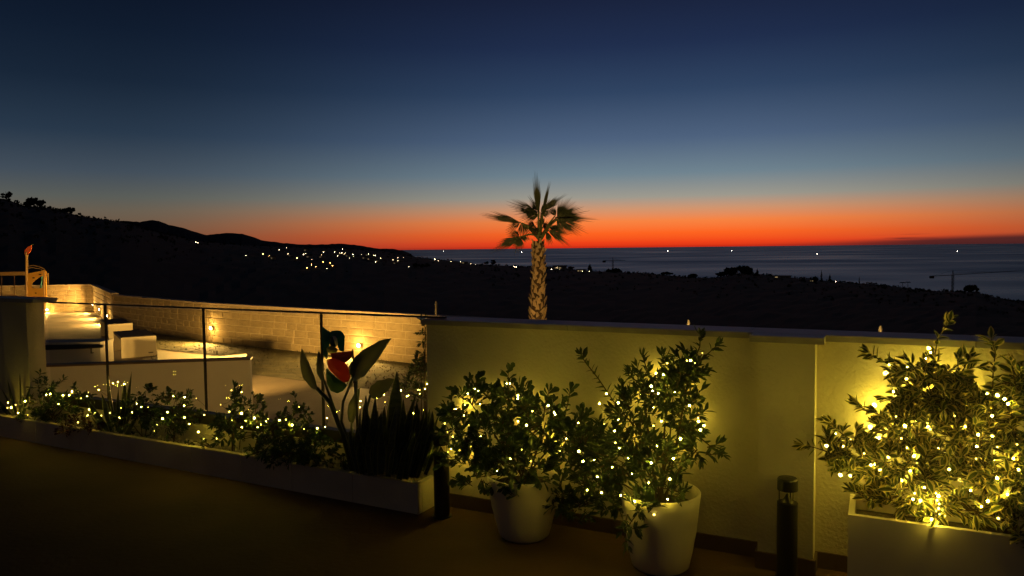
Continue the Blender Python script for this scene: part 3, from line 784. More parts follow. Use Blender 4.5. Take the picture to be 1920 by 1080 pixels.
seat(228, 283, 672, (214, 657), 'nearer white concrete seat with dark top, open underneath')
seat(204, 243, 641, (189, 630), 'farther white concrete seat partly behind the glass post')

# wall lamps of the court
def wall_lamp(P, n, label, power, group='court wall lamps'):
    t = thing('wall_lamp', P, label, 'wall lamp', group)
    d = n.cross(UP)
    m1 = MB(); m1.box(P + n * .03, (.12, .05, .09), (d, n, UP)); m1.build('lamp_housing', 'bench', t)
    m2 = MB(); m2.box(P + n * .062, (.075, .012, .045), (d, n, UP)); m2.build('lamp_lens', 'lampglass', t)
    l = bpy.data.lights.new('lamp_light', 'SPOT'); l.energy = power; l.color = LAMP_C; l.shadow_soft_size = .035; l.spot_size = R(172); l.spot_blend = .35
    lo = bpy.data.objects.new('lamp_light', l); col.objects.link(lo); lo.parent = t
    lo.matrix_basis = Matrix.Translation(n * .11) @ (-(n * .35 - UP * .8)).to_track_quat('Z', 'Y').to_matrix().to_4x4() if False else Matrix.Translation(n * .13) @ (-n).to_track_quat('Z', 'Y').to_matrix().to_4x4()
    # a point light in front of the lens also washes the wall
    l2 = bpy.data.lights.new('lamp_glow', 'POINT'); l2.energy = power * .04 if power < 1000 else power * .01; l2.color = LAMP_C; l2.shadow_soft_size = .04
    l2o = bpy.data.objects.new('lamp_glow', l2); col.objects.link(l2o); l2o.parent = t; l2o.location = n * .20
    return t
def on_wall(px, py, A, n): return on_plane(px, py, Vector((A.x, A.y, 0)), n) + n * .03
n1v = n1
LP = 520
wall_lamp(on_wall(677, 647, B1, n1), n1, 'wall lamp on the long stone wall behind the paddle leaves', LP)
wall_lamp(on_wall(400, 615, B1, n1), n1, 'wall lamp on the long stone wall right of the middle glass post', LP)
wall_lamp(on_wall(206, 592, B4, n2), n2, 'nearest of three wall lamps on the short stone wall', LP * .8)
wall_lamp(on_wall(191, 580, B4, n2), n2, 'middle one of three wall lamps on the short stone wall', LP * .8)
wall_lamp(on_wall(178, 571, B4, n2), n2, 'farthest of three wall lamps, close to the wall corner', LP * .8)
wall_lamp(on_wall(90, 580, B5, n3), n3, 'wall lamp on the end wall behind the ladder of the play tower', LP)
dA = (A2 - A1).normalized(); nA_ = Vector((dA.y, -dA.x, 0)); nA_ = nA_ if nA_.y > 0 else -nA_
def flood_lamp(P, n, label, power, tiltup=.10, cone=64, group='low flood lamps of the court'):
    t = thing('flood_lamp', P, label, 'flood lamp', group); d = n.cross(UP)
    m1 = MB(); m1.box(P + n * .035, (.16, .05, .11), (d, n, UP)); m1.build('lamp_housing', 'white', t)
    m2 = MB(); m2.box(P + n * .066, (.13, .008, .08), (d, n, UP)); m2.build('lamp_lens', 'lampglass', t)
    l = bpy.data.lights.new('lamp_light', 'SPOT'); l.energy = power; l.color = LAMP_C; l.shadow_soft_size = .06; l.spot_size = R(cone * 2); l.spot_blend = .7
    lo = bpy.data.objects.new('lamp_light', l); col.objects.link(lo); lo.parent = t
    lo.matrix_basis = Matrix.Translation(n * .13) @ (-(n + UP * tiltup).normalized()).to_track_quat('Z', 'Y').to_matrix().to_4x4()
for f, pw_, nm in ((.75, 1500, 'low flood lamp on the far side of the nearer stair wall, left of its end'), (.84, 1500, 'low flood lamp on the far side of the nearer stair wall, at its right end')):
    q = A1.lerp(A2, f) + nA_ * .10; q.z = -.22; flood_lamp(q, nA_, nm, pw_, .30, 46)
q = Rp(2.2, -.10, -.35); wall_lamp(q, -RN, 'wall lamp on the outer side of the terrace wall under the glass railing', LP * .5, 'lamps under the terrace')
q = W(1.6, -.02, -.45); flood_lamp(q, -N, 'low flood lamp on the outer side of the terrace wall near the palm', 1600, .05, 50)

# play tower
def P30(px, py, d=29.5): return at_y(px, py, d)
pb = on_z(57, 588, CZ); Dp = pb.y
t = thing('play_tower', pb, 'yellow playground tower with orange-red flag panel and ladder behind the end wall', 'play equipment')
k = Dp / F
m1 = MB(); m1.tube([at_y(51, 592, Dp), at_y(50, 472, Dp)], 2.6 * k, 8); m1.build('post', 'playwood', t)
m1 = MB(); m1.tube([at_y(84, 592, Dp), at_y(83, 508, Dp)], 2.0 * k, 8); m1.build('post', 'playwood', t)
m1 = MB(); m1.tube([at_y(92, 592, Dp + .9), at_y(90, 512, Dp + .9)], 1.6 * k, 8); m1.build('post', 'playwood', t)
m1 = MB(); m1.tube([at_y(56, 592, Dp + .9), at_y(56, 512, Dp + .9)], 1.6 * k, 8); m1.build('post', 'playwood', t)
# flag shaped panel
def slab(mb, pts, d, th):
    a = [at_y(x, y, d) for x, y in pts]; b = [p + Vector((0, th, 0)) for p in a]; n = len(a)
    mb.add(a + b, [tuple(reversed(range(n))), tuple(range(n, 2 * n))] + [(i, (i + 1) % n, (i + 1) % n + n, i + n) for i in range(n)])
m1 = MB(); slab(m1, [(46, 477), (46, 469), (53, 462), (59, 460), (58, 470), (52, 477)], Dp - .04, .04); m1.build('flag_panel', 'redflag', t)
m1 = MB(); m1.tube([at_y(58, 463, Dp), at_y(62, 457, Dp)], .5 * k, 6); m1.build('flag_tip', 'gstem', t)
# yellow panel with window: built as a frame of slabs round an arched opening
outer = [(51, 561), (51, 513), (66, 510), (86, 506), (87, 560)]
hole = [(59, 536), (60, 531), (66, 525), (74, 519), (80, 517), (82, 521), (82, 536), (82, 540), (70, 541), (60, 540)]
m1 = MB()
n_o, n_h = 40, 40
def resample(P, n):
    L = [0]; Q = P + [P[0]]
    for a, b in zip(Q, Q[1:]): L.append(L[-1] + math.hypot(b[0] - a[0], b[1] - a[1]))
    out = []
    for i in range(n):
        s_ = L[-1] * i / n; j = max(q for q in range(len(L) - 1) if L[q] <= s_); f = (s_ - L[j]) / (L[j + 1] - L[j])
        out.append((Q[j][0] + (Q[j + 1][0] - Q[j][0]) * f, Q[j][1] + (Q[j + 1][1] - Q[j][1]) * f))
    return out
def by_angle(P, c, n):
    out = []
    for i in range(n):
        a = 2 * math.pi * i / n; dx, dy = math.cos(a), math.sin(a); best = None
        for p, q in zip(P, P[1:] + [P[0]]):
            ex, ey = q[0] - p[0], q[1] - p[1]; den = dx * ey - dy * ex
            if abs(den) < 1e-9: continue
            tt = ((p[0] - c[0]) * ey - (p[1] - c[1]) * ex) / den; u = ((p[0] - c[0]) * dy - (p[1] - c[1]) * dx) / den
            if tt > 0 and -1e-6 <= u <= 1 + 1e-6: best = tt if best is None else min(best, tt)
        out.append((c[0] + dx * best, c[1] + dy * best))
    return out
cc = (73, 532); oo, hh = by_angle(outer, cc, 48), by_angle(hole, cc, 48)
V = [at_y(x, y, Dp - .03) for x, y in oo + hh]; V += [p + Vector((0, .04, 0)) for p in V]; Fs = []
for i in range(48):
    j = (i + 1) % 48
    Fs += [(i, j, 48 + j, 48 + i), (96 + i, 144 + i, 144 + j, 96 + j), (i, 96 + i, 96 + j, j), (48 + i, 48 + j, 144 + j, 144 + i)]
m1.add(V, Fs); m1.build('play_panel', 'yellow', t)
for (x, y, w_, h_) in ((63, 521, 3, 1.6), (75, 515, 3.4, 1.4), (67, 549.5, 2, 1.6)):
    m1 = MB(); c = at_y(x, y, Dp - .038); m1.box(c, (w_ * k * 1.4, .012, h_ * k * 1.4)); m1.build('panel_cutout', 'black', t)
m1 = MB(); m1.tube([at_y(79, 517, Dp + .3), at_y(78, 528, Dp + .3), at_y(76, 541, Dp + .3)], [.03, .03, .05], 6); m1.build('rope_knot', 'teal', t)
m1 = MB()
for yy, dd_ in ((0, 0), (4, .35)):
    m1.tube([at_y(52, 499 + yy, Dp + dd_), at_y(62, 497.5 + yy, Dp + dd_), at_y(74, 500 + yy, Dp + dd_), at_y(84, 505 + yy, Dp + dd_)], .9 * k, 6)
m1.build('arched_bar', 'playwood', t)
m1 = MB(); m1.box(at_y(70, 565, Dp + .45), (1.1, .9, .08)); m1.build('deck', 'playwood', t)
for i in range(5):
    m1 = MB(); m1.tube([at_y(85, 562 + i * 6, Dp + .1), at_y(93, 561 + i * 6, Dp + .1)], .6 * k, 6); m1.build('ladder_rung', 'playwood', t)
m1 = MB(); m1.tube([at_y(93, 540, Dp), at_y(96, 592, Dp)], .7 * k, 6); m1.build('ladder_rail', 'playwood', t)
m1 = MB(); b0 = at_y(-90, 516, Dp); b1_ = at_y(50, 511, Dp); m1.box((b0 + b1_) / 2, ((b1_ - b0).length, .12, .16)); m1.build('swing_beam', 'playwood', t)
m1 = MB(); m1.tube([at_y(-90, 516, Dp), at_y(-96, 592, Dp)], 2 * k, 8); m1.build('post', 'playwood', t)
t = thing('nest_swing', at_y(12, 557, Dp), 'brown swing seat hanging on ropes from the timber beam', 'swing')
for xx in (3, 27):
    m1 = MB(); m1.tube([at_y(xx, 514, Dp), at_y(xx, 556, Dp)], .7 * k, 6); m1.build('rope', 'rope', t)
m1 = MB(); m1.box(at_y(16, 556.5, Dp), (38 * k, .4, .06)); m1.build('seat', 'rope', t)

# thin posts beyond the terrace wall
for (px, y0, y1, d, lab) in ((817.5, 565, 600, 8.5, 'thin pale post standing behind the left end of the terrace wall'),
                             (1291, 600, 625, 7.0, 'small pale post top above the terrace wall behind the second pot'),
                             (1651, 611, 640, 6.0, 'small pale post top above the terrace wall left of the variegated shrub')):
    p = at_y(px, y0, d); q = Vector((p.x, p.y, CZ)); t = thing('marker_post', q, lab, 'post', 'thin posts behind the terrace wall')
    mb = MB(); mb.tube([q, p - UP * .03], .013, 8); mb.build('stake', 'pipe', t)
    mb = MB(); mb.tube([p - UP * .03, p], [.016, .008], 8); mb.build('stake_cap', 'pipe', t)

# ================================================================== PALM
pp = at_y(1007, 640, 13.2); PD = 13.2; base = Vector((at_y(1006, 640, PD).x, PD, CZ)); kk = PD / F
t = thing('fan_palm', base, 'fan palm with rough lit trunk and dark fronds against the orange sky', 'palm tree')
topc = at_y(1010, 452, PD)
def trunkp(f): return base.lerp(topc, f)
H = topc.z - base.z
mb = MB(); fr = [i / 20 for i in range(21)]
mb.tube([trunkp(f) for f in fr], [(.150 - .062 * f) * (1 + .03 * math.sin(i * 2.1)) for i, f in enumerate(fr)], 16)
mb.build('trunk', 'trunk', t, True)
# leaf bases
V = np.array([(-.5, 0, 0), (.5, 0, 0), (.42, .55, .5), (-.42, .55, .5), (-.18, 1.0, 1.0), (.18, 1.0, 1.0), (0, .25, .55), (0, 1.12, .9), (0, .62, .45)], float)
Fc = [(0, 1, 8), (1, 2, 8), (2, 5, 8), (5, 4, 8), (4, 3, 8), (3, 0, 8), (2, 1, 6), (3, 6, 0), (5, 2, 6), (3, 4, 6), (4, 5, 6)]
ME_BOOT = tmesh('leaf_base', (V, Fc, [0] * len(Fc)), ['boot'])
rg = random.Random(21); ga = 2.39996; nb = 210
for i in range(nb):
    f = .12 + .86 * i / nb; a = i * ga + rg.uniform(-.15, .15); r = (.150 - .062 * f) * .93
    o_ = Vector((math.cos(a), math.sin(a), 0)); tn = Vector((-math.sin(a), math.cos(a), 0))
    sc = (.125 - .045 * f) * rg.uniform(.85, 1.2)
    tilt = rg.uniform(-.5, .5); tn2 = (tn * math.cos(tilt) + UP * math.sin(tilt)); up2 = UP * math.cos(tilt) - tn * math.sin(tilt)
    link(bpy.data.objects.new('leaf_base', ME_BOOT), t, basis(trunkp(f) + o_ * (r - .012), tn2, (o_ + UP * rg.uniform(-.1, .5)).normalized(), up2, sc * .8, .06, sc * 1.3))
# fronds
def frond(H0, Hs, tip, spread, nseg, wide=.03, toward=None, droop=.15, split=.26):
    """petiole from H0 to hastula Hs, fan opening towards tip"""
    a = tip - Hs; L = a.length; a.normalize()
    nrm = (toward or Vector((0, -1, 0))); nrm = (nrm - a * nrm.dot(a)).normalized(); b = nrm.cross(a)
    m1 = MB(); mid = (H0 + Hs) / 2 + UP * (Hs - H0).length * .08
    m1.tube([H0, mid, Hs], [.016, .012, .009], 6)
    fr_ = None
    m2 = MB()
    for i in range(nseg):
        an = spread * (i / (nseg - 1) - .5) * 2
        dr = (a * math.cos(an) + b * math.sin(an)); ll = L * 1.22 * (1 - .46 * (abs(an) / spread) ** 1.4) * rg.uniform(.80, 1.05)
        fold = nrm * (.02 if i % 2 else -.02)
        side_ = b * math.cos(an) - a * math.sin(an)
        p0 = Hs; p1 = Hs + dr * ll * split + fold; p2 = Hs + dr * ll * .52 - UP * ll * droop * .3 * rg.uniform(.6, 1.3); p3 = Hs + dr * ll - UP * ll * droop * rg.uniform(.7, 1.4)
        w1 = max(.008, min(ll * split * math.tan(spread / nseg) * 1.2, wide)); w2 = max(w1 * 1.0, .0085)
        rdg = nrm * w1 * .5
        m2.add([p0, p1 - side_ * w1, p1 + rdg, p1 + side_ * w1, p2 - side_ * w2, p2 + rdg * .6, p2 + side_ * w2, p3], [(0, 1, 2), (0, 2, 3), (1, 4, 5, 2), (2, 5, 6, 3), (4, 7, 5), (5, 7, 6)])
    o_ = m2.build('frond', 'frond', t); m1.build('petiole', 'gstem', o_)
def Q(x, y, dd=0): return at_y(840 + x / 3.375, 300 + y / 3.375, PD + dd)
hub = Q(578, 497)
CF = (0, -1, .25)
FR = [((573, 345, 0), (556, 82, 0), .17, 11, CF, 0), ((598, 335, .1), (642, 148, .1), .10, 7, CF, 0), ((605, 318, .1), (728, 226, .2), .26, 10, (0, -1, .5), .02), ((600, 325, .15), (690, 232, .1), .2, 8, CF, .02),
      ((566, 338, -.1), (392, 262, -.2), .42, 15, (0, -1, .6), .03), ((572, 330, -.1), (432, 322, -.3), .45, 14, (0, -1, .5), .05), ((578, 325, 0), (520, 240, .1), .5, 12, CF, .02), ((588, 330, .1), (648, 252, .1), .45, 10, CF, .02),
      ((575, 345, .1), (470, 370, 0), .5, 12, CF, .06), ((590, 340, .1), (660, 330, 0), .7, 12, CF, .03),
      ((452, 392, 0), (218, 345, -.1), .15, 9, CF, .02), ((456, 394, 0), (280, 320, 0), .09, 4, CF, .02), ((455, 396, 0), (375, 425, 0), .7, 10, CF, .05), ((468, 398, 0), (500, 505, .1), .8, 13, CF, .06),
      ((452, 488, -.1), (284, 560, -.2), .34, 14, CF, .04), ((452, 486, -.1), (372, 452, -.1), .8, 12, CF, .02), ((455, 488, -.1), (430, 585, -.1), .75, 14, CF, .03), ((458, 486, 0), (520, 505, 0), .6, 9, CF, .03),
      ((672, 362, 0), (905, 373, .1), .20, 13, CF, .01), ((690, 362, 0), (805, 272, .1), .80, 22, CF, 0), ((690, 362, 0), (862, 322, .1), .45, 16, CF, 0), ((695, 375, -.1), (858, 440, -.1), .50, 18, CF, .04), ((690, 372, -.1), (770, 455, -.1), .7, 15, CF, .03), ((680, 350, 0), (640, 285, .1), .6, 9, CF, .0),
      ((636, 448, -.1), (766, 528, -.1), .30, 11, CF, .04), ((640, 445, -.1), (772, 462, -.1), .35, 11, CF, .02), ((625, 455, -.1), (652, 535, -.1), .45, 8, CF, .04), ((640, 430, 0), (735, 425, 0), .4, 10, CF, .02),
      ((565, 430, -.3), (505, 452, -.5), 1.0, 14, CF, .06), ((600, 400, .2), (560, 370, .3), 1.2, 14, CF, .02), ((548, 415, .2), (490, 395, .2), .8, 10, CF, .04), ((600, 425, .2), (660, 405, .3), .9, 12, CF, .04)]
for (h, tp, sp, n, tw, dr) in FR:
    frond(hub + Vector((rg.uniform(-.03, .03), rg.uniform(-.05, .05), rg.uniform(-.05, .08))), Q(*h), Q(*tp), sp, n, toward=Vector(tw), droop=dr)
# spike spotlight at the foot of the palm
sp = base + Vector((-.75, -1.0, 0))
t = thing('spike_spotlight', sp, 'small garden spotlight aimed up at the palm trunk from behind the terrace wall', 'spotlight')
mb = MB(); mb.tube([sp, sp + UP * .18], .012, 6); mb.build('spike', 'black', t)
mb = MB(); dsp = (base + UP * 1.15 - sp).normalized(); mb.tube([sp + UP * .18, sp + UP * .18 + dsp * .12], [.035, .05], 12); mb.build('lamp_head', 'black', t)
l = bpy.data.lights.new('spot_light', 'SPOT'); l.energy = 34; l.color = LAMP_C; l.spot_size = R(34); l.spot_blend = .8; l.shadow_soft_size = .04
lo = bpy.data.objects.new('spot_light', l); col.objects.link(lo); lo.parent = t; lo.matrix_basis = Matrix.Translation(UP * .18 + dsp * .14) @ (-dsp).to_track_quat('Z', 'Y').to_matrix().to_4x4()

# ================================================================== PLANTS
def leaf_template(kind):
    if kind == 'varieg':      # margin, centre, centre, margin columns
        st = [(0, .02), (.25, .75), (.5, 1.0), (.78, .68), (1.0, .03)]
        V, Fc, Mi = [], [], []
        for (x, w) in st:
            zc = -.12 * x * x
            for (yy, zz) in ((-1, .10), (-.55, .04), (0, -.02), (.55, .04), (1, .10)): V.append((x, yy * w * .5, zc + zz * w))
        for i in range(len(st) - 1):
            for j in range(4): a = i * 5 + j; Fc.append((a, a + 5, a + 6, a + 1)); Mi.append(1 if j in (0, 3) else 0)
        return np.array(V), Fc, Mi
    st = {'oval': [(0, .03), (.3, .85), (.62, 1.0), (1.0, .03)], 'narrow': [(0, .1), (.3, .9), (.65, 1.0), (1.0, .05)], 'obov': [(0, .05), (.35, .5), (.75, 1.0), (1.0, .35)]}[kind]
    V, Fc = [], []
    for (x, w) in st:
        zc = -.10 * x * x
        for (yy, zz) in ((-1, .14), (0, 0), (1, .14)): V.append((x, yy * w * .5, zc + zz * w * .5))
    for i in range(len(st) - 1):
        for j in range(2): a = i * 3 + j; Fc.append((a, a + 3, a + 4, a + 1))
    return np.array(V), Fc, [0] * len(Fc)
LT = {k: leaf_template(k) for k in ('varieg', 'oval', 'narrow', 'obov')}
def shrub(name, base, label, cat, blobs, tips, plane_p, plane_n, leaf, mats, ll, lw, dens, depth_r, nsingle=0, group=None, seed=1, per=8, twl=.07, stemr=.006, updir=.5, nlim=None, gap=0):
    """blobs and tips are given where they stand in the plane of the plant; every blob is a volume of leafy twigs"""
    rg = random.Random(seed); t = thing(name, base, label, cat, group)
    T = LT[leaf]; leaves = []; st = MB(); cents = []
    def pt(px, py, off=0): return on_plane(px, py, plane_p, plane_n) + plane_n * off
    def twig(p, d, n_, L):
        e = p + d * L; st.tube([p, e], [.0022, .0012], 4)
        for i in range(n_):
            f = (i + .5) / n_; q = p.lerp(e, f) if True else p
            s_ = rnd_dir(rg); s_ = (s_ - d * s_.dot(d)).normalized()
            ld = (s_ * (1.0 - .35 * f) + d * (.45 + .5 * f)).normalized()
            nn = (UP * .8 + rnd_dir(rg) * .7); nn = (nn - ld * nn.dot(ld)).normalized(); yy = nn.cross(ld)
            k = rg.uniform(.5, 1.22)
            leaves.append((q, ld, yy, nn, ll * k, lw * k * rg.uniform(.85, 1.15)))
        # terminal tuft
        for i in range(3):
            s_ = rnd_dir(rg); ld = (d + s_ * .5).normalized(); nn = s_.orthogonal(); nn = (nn - ld * nn.dot(ld)).normalized()
            leaves.append((e, ld, nn.cross(ld), nn, ll * rg.uniform(.6, .95), lw * .8))
    for (px, py, rx, ry, off) in blobs:
        c = pt(px, py, off); kx = (pt(px + 10, py, off) - c); ky = (pt(px, py - 10, off) - c)
        kx /= 10; ky /= 10; dr = min(depth_r, rx * kx.length * 1.0)
        # limb from the base to the blob
        m1_ = base.lerp(c, .5) + Vector((rg.uniform(-.02, .02), rg.uniform(-.02, .02), .05))
        st.tube([base + Vector((rg.uniform(-.03, .03), rg.uniform(-.03, .03), 0)), m1_, c], [stemr, stemr * .7, stemr * .4], 6)
        cnt = int(dens * rx * ry / 100)
        for _ in range(cnt):
            d = rnd_dir(rg); rr = rg.uniform(.25, 1) ** .6
            p = c + kx * (d.x * rx * rr) + ky * (d.z * ry * rr) + plane_n * (d.y * dr * rr)
            td = (kx.normalized() * d.x + UP * (d.z * .8 + updir) + plane_n * d.y + rnd_dir(rg) * .5).normalized()
            st.tube([c.lerp(p, .55), p], [.003, .002], 4)
            twig(p - td * twl * .6, td, per, twl)
    for br in tips:           # bare branches with leaves towards the tip
        pts = [pt(*q) for q in br]; st.tube(pts, [stemr * .8] + [stemr * .5] * (len(pts) - 2) + [stemr * .3], 5)
        for a, b in zip(pts, pts[1:]):
            L = (b - a).length; n_ = max(2, int(L / (ll * .45))); d = (b - a).normalized()
            for i in range(n_):
                q = a.lerp(b, i / n_)
                for _ in range(2):
                    s_ = rnd_dir(rg); s_ = (s_ - d * s_.dot(d)).normalized(); ld = (s_ + d * .7).normalized(); nn = s_.cross(d).cross(ld).normalized()
                    leaves.append((q, ld, nn.cross(ld), nn, ll * rg.uniform(.6, 1.0), lw * rg.uniform(.7, 1)))
        twig(pts[-1] - d * ll * .4, d, 6, ll * .6)
    st.build('stem', 'stem', t)
    # the leaves nearest the viewer side are separate parts, the rest one mass
    order = sorted(range(len(leaves)), key=lambda i: -leaves[i][0].dot(plane_n) + rg.uniform(0, .10))
    single = set(order[:nsingle]); mass = MB(); me = tmesh('leaf', T, mats)
    for i, (q, x, y, z, L_, w_) in enumerate(leaves):
        M4 = basis(q, x, y, z, L_, w_, L_)
        if i in single: link(bpy.data.objects.new('leaf', me), t, M4)
        else: mass.tmpl(T, M4)
    o = mass.build('foliage', mats, t); o['kind'] = 'stuff'
    return t
def blades(name, base, label, cat, specs, plane_p, plane_n, mats, group=None, seed=1, th=.006):
    """sword leaves: (base px,py, tip px,py, width px, depth offset base, depth offset tip)"""
    rg = random.Random(seed); t = thing(name, base, label, cat, group)
    for (bx, by, tx, ty, wpx, o0, o1) in specs:
        a = on_plane(bx, by, plane_p, plane_n) + plane_n * o0; b = on_plane(tx, ty, plane_p, plane_n) + plane_n * o1
        d = b - a; L = d.length; d.normalize(); w = wpx / F * plane_dist(a) / 2
        sd = (E * math.cos(k := rg.uniform(-.7, .7)) + plane_n * math.sin(k)); sd = (sd - d * sd.dot(d)).normalized(); nn = sd.cross(d)
        if nn.dot(plane_n) < 0: nn = -nn
        mb = MB(); V = []; tw = rg.uniform(-.5, .5); ns = 8
        bow = rnd_dir(rg) * L * .03
        for i in range(ns + 1):
            f = i / ns; wf = w * (.62 + .38 * math.sin(min(f * 1.5, 1) * math.pi / 2)) * (1 if f < .55 else max(.02, (1 - ((f - .55) / .45) ** 1.6)))
            an = tw * f; s2_ = sd * math.cos(an) + nn * math.sin(an); n2_ = nn * math.cos(an) - sd * math.sin(an)
            c = a + d * L * f + bow * math.sin(f * math.pi)
            for u, e_ in ((-1, .25), (-.82, .12), (0, -.25), (.82, .12), (1, .25)): V.append(c + s2_ * wf * u + n2_ * wf * e_)
        Fs, Ms = [], []
        for i in range(ns):
            for j in range(4): q = i * 5 + j; Fs.append((q, q + 1, q + 6, q + 5)); Ms.append(1 if j in (0, 3) else 0)
        mb.add(V, Fs, Ms); o = mb.build('leaf', mats, t, True)
    return t
def plane_dist(p): return (p - EYE).dot(_f)

# planes in which the plants grow
bedP = Fp(0, -depth * .5, 0); bedN = FN
potN = N
# --- pot 1
def pot(px, pyb, h, rt, rb, label, name='round_pot'):
    c = on_z(px, pyb, 0); t = thing(name, c, label, 'plant pot', 'round cream pots')
    mb = MB(); prof = [(0, .001), (rb * .9, .001), (rb, .012), (rb + (rt - rb) * .25, h * .2), (rb + (rt - rb) * .62, h * .5), (rt * .965, h * .85), (rt, h * .985), (rt - .004, h), (rt - .012, h - .002), (rt - .016, h * .9), (rt - .025, h * .78)]
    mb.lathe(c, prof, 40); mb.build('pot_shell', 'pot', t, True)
    mb = MB(); mb.lathe(c, [(0, h * .82), (rt * .5, h * .825), (rt - .022, h * .8)], 32); mb.build('soil', 'soil', t)
    return c
c1p = pot(983, 1003, .350, .206, .138, 'round cream pot left of the pair, under the broad-leaved shrub')
c2p = pot(1238, 1060, .385, .198, .142, 'larger round cream pot near the pillar, under the narrow-leaved shrub')
b1s = [(955, 745, 30, 34, .02), (885, 760, 42, 38, .0), (856, 800, 28, 42, .0), (935, 815, 62, 50, .05), (1018, 795, 52, 44, -.04), (1058, 820, 36, 50, -.06), (892, 850, 46, 34, .05),
       (985, 860, 62, 40, .10), (905, 890, 30, 18, .06), (1000, 905, 28, 14, .14), (1050, 925, 24, 34, .02), (990, 770, 26, 26, 0)]
shrub('potted_shrub', c1p + UP * .28, 'dark broad-leaved shrub hung with string lights in the left round pot', 'potted plant', [b + () for b in b1s],
      [[(955, 760), (952, 725), (953, 700)], [(885, 760), (892, 730), (893, 716)], [(1018, 790), (1024, 750), (1028, 738)], [(850, 780), (848, 760), (846, 742)], [(1055, 790), (1065, 755), (1068, 738)]],
      c1p + N * .02, N, 'obov', ['leafA'], .062, .029, 1.6, .17, 260, seed=31, per=6, twl=.05)
b2s = [(1205, 715, 26, 26, .0), (1262, 695, 42, 28, .0), (1262, 745, 52, 42, .0), (1290, 790, 36, 40, .0), (1312, 838, 34, 18, .05), (1178, 765, 36, 30, .0), (1195, 820, 50, 44, .05), (1245, 865, 52, 38, .08),
       (1160, 860, 52, 46, .02), (1262, 905, 26, 18, .1), (1128, 815, 34, 34, -.04), (1205, 955, 20, 10, .22), (1225, 925, 38, 20, .16), (1115, 905, 48, 42, -.02), (1085, 950, 34, 26, -.0), (1150, 940, 30, 28, .03), (1295, 690, 24, 34, 0), (1085, 850, 40, 50, -.05)]
shrub('potted_shrub', c2p + UP * .30, 'tall shrub of narrow leaves with string lights in the right round pot', 'potted plant', b2s,
      [[(1190, 800), (1150, 752), (1122, 710), (1098, 680), (1091, 668)], [(1280, 720), (1300, 680), (1312, 650), (1313, 632)], [(1300, 690), (1325, 665), (1342, 650)], [(1180, 770), (1170, 738), (1165, 722)],
       [(1225, 720), (1212, 690), (1206, 672)], [(1300, 810), (1330, 835), (1352, 850)], [(1235, 720), (1240, 690), (1243, 668)], [(1200, 940, .2), (1195, 965, .24), (1205, 985, .26)], [(1205, 725), (1190, 712), (1180, 704)]],
      c2p + N * .02, N, 'narrow', ['leafB'], .056, .017, 1.6, .20, 280, seed=32, per=8, twl=.06)
# two reddish buds on the tall shrub's tips are flower heads of it
# --- long planter box on the right
BXH = .43
Q0 = on_z(1590, 965, BXH); 
def Bp(s, t_, z): q = Q0 + E * s + N * t_; return Vector((q.x, q.y, z))
BL, BD = 1.6, .30
t = thing('planter_box', Bp(BL / 2, -BD / 2, 0), 'long rectangular white planter box at the right under the variegated shrub', 'planter')
for nm, c, sz in (('front_panel', Bp(BL / 2, -.0125, BXH / 2), (BL, .025, BXH)), ('back_panel', Bp(BL / 2, -BD + .0125, BXH / 2), (BL, .025, BXH)),
                  ('side_panel', Bp(.0125, -BD / 2, BXH / 2 - .001), (.025, BD - .052, BXH - .002)), ('side_panel', Bp(BL - .0125, -BD / 2, BXH / 2 - .001), (.025, BD - .052, BXH - .002))):
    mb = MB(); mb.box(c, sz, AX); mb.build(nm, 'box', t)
mb = MB(); mb.box(Bp(BL / 2, -BD / 2, .2), (BL - .054, BD - .054, .34), AX); mb.build('soil', 'soil', t)
bxP = Bp(0, -BD / 2, 0)
b3s = [(1735, 740, 75, 40, .0), (1690, 800, 62, 55, .02), (1690, 860, 90, 50, .04), (1605, 845, 52, 30, .0), (1560, 845, 34, 32, -.02), (1590, 868, 40, 22, .03), (1800, 830, 95, 75, .0), (1800, 760, 70, 40, -.03), (1880, 775, 60, 42, .0),
       (1880, 880, 80, 70, .04), (1730, 910, 95, 40, .05), (1785, 945, 100, 24, .05), (1725, 695, 48, 22, .02), (1795, 690, 48, 14, .0), (1905, 715, 40, 36, -.02), (1985, 830, 70, 120, 0), (1640, 925, 40, 26, .03), (1895, 945, 55, 30, .05), (1905, 985, 22, 12, .12), (2080, 860, 60, 90, 0)]
shrub('variegated_shrub', Bp(.6, -BD / 2, .36), 'large cream-edged variegated shrub glowing with string lights in the planter box', 'shrub', b3s,
      [[(1720, 740), (1680, 690), (1645, 672), (1632, 664)], [(1700, 800), (1655, 780), (1622, 768), (1608, 760)], [(1745, 720), (1752, 670), (1758, 635), (1778, 606)], [(1860, 760), (1862, 700), (1866, 660), (1860, 640)],
       [(1790, 720), (1808, 690), (1815, 676)], [(1560, 850), (1530, 840), (1512, 836)], [(1800, 700), (1822, 708), (1835, 726)], [(1600, 830), (1572, 808), (1562, 796)]],
      bxP, N, 'varieg', ['vgreen', 'vcream'], .060, .028, 1.05, .17, 300, seed=33, per=6, twl=.06, stemr=.005)
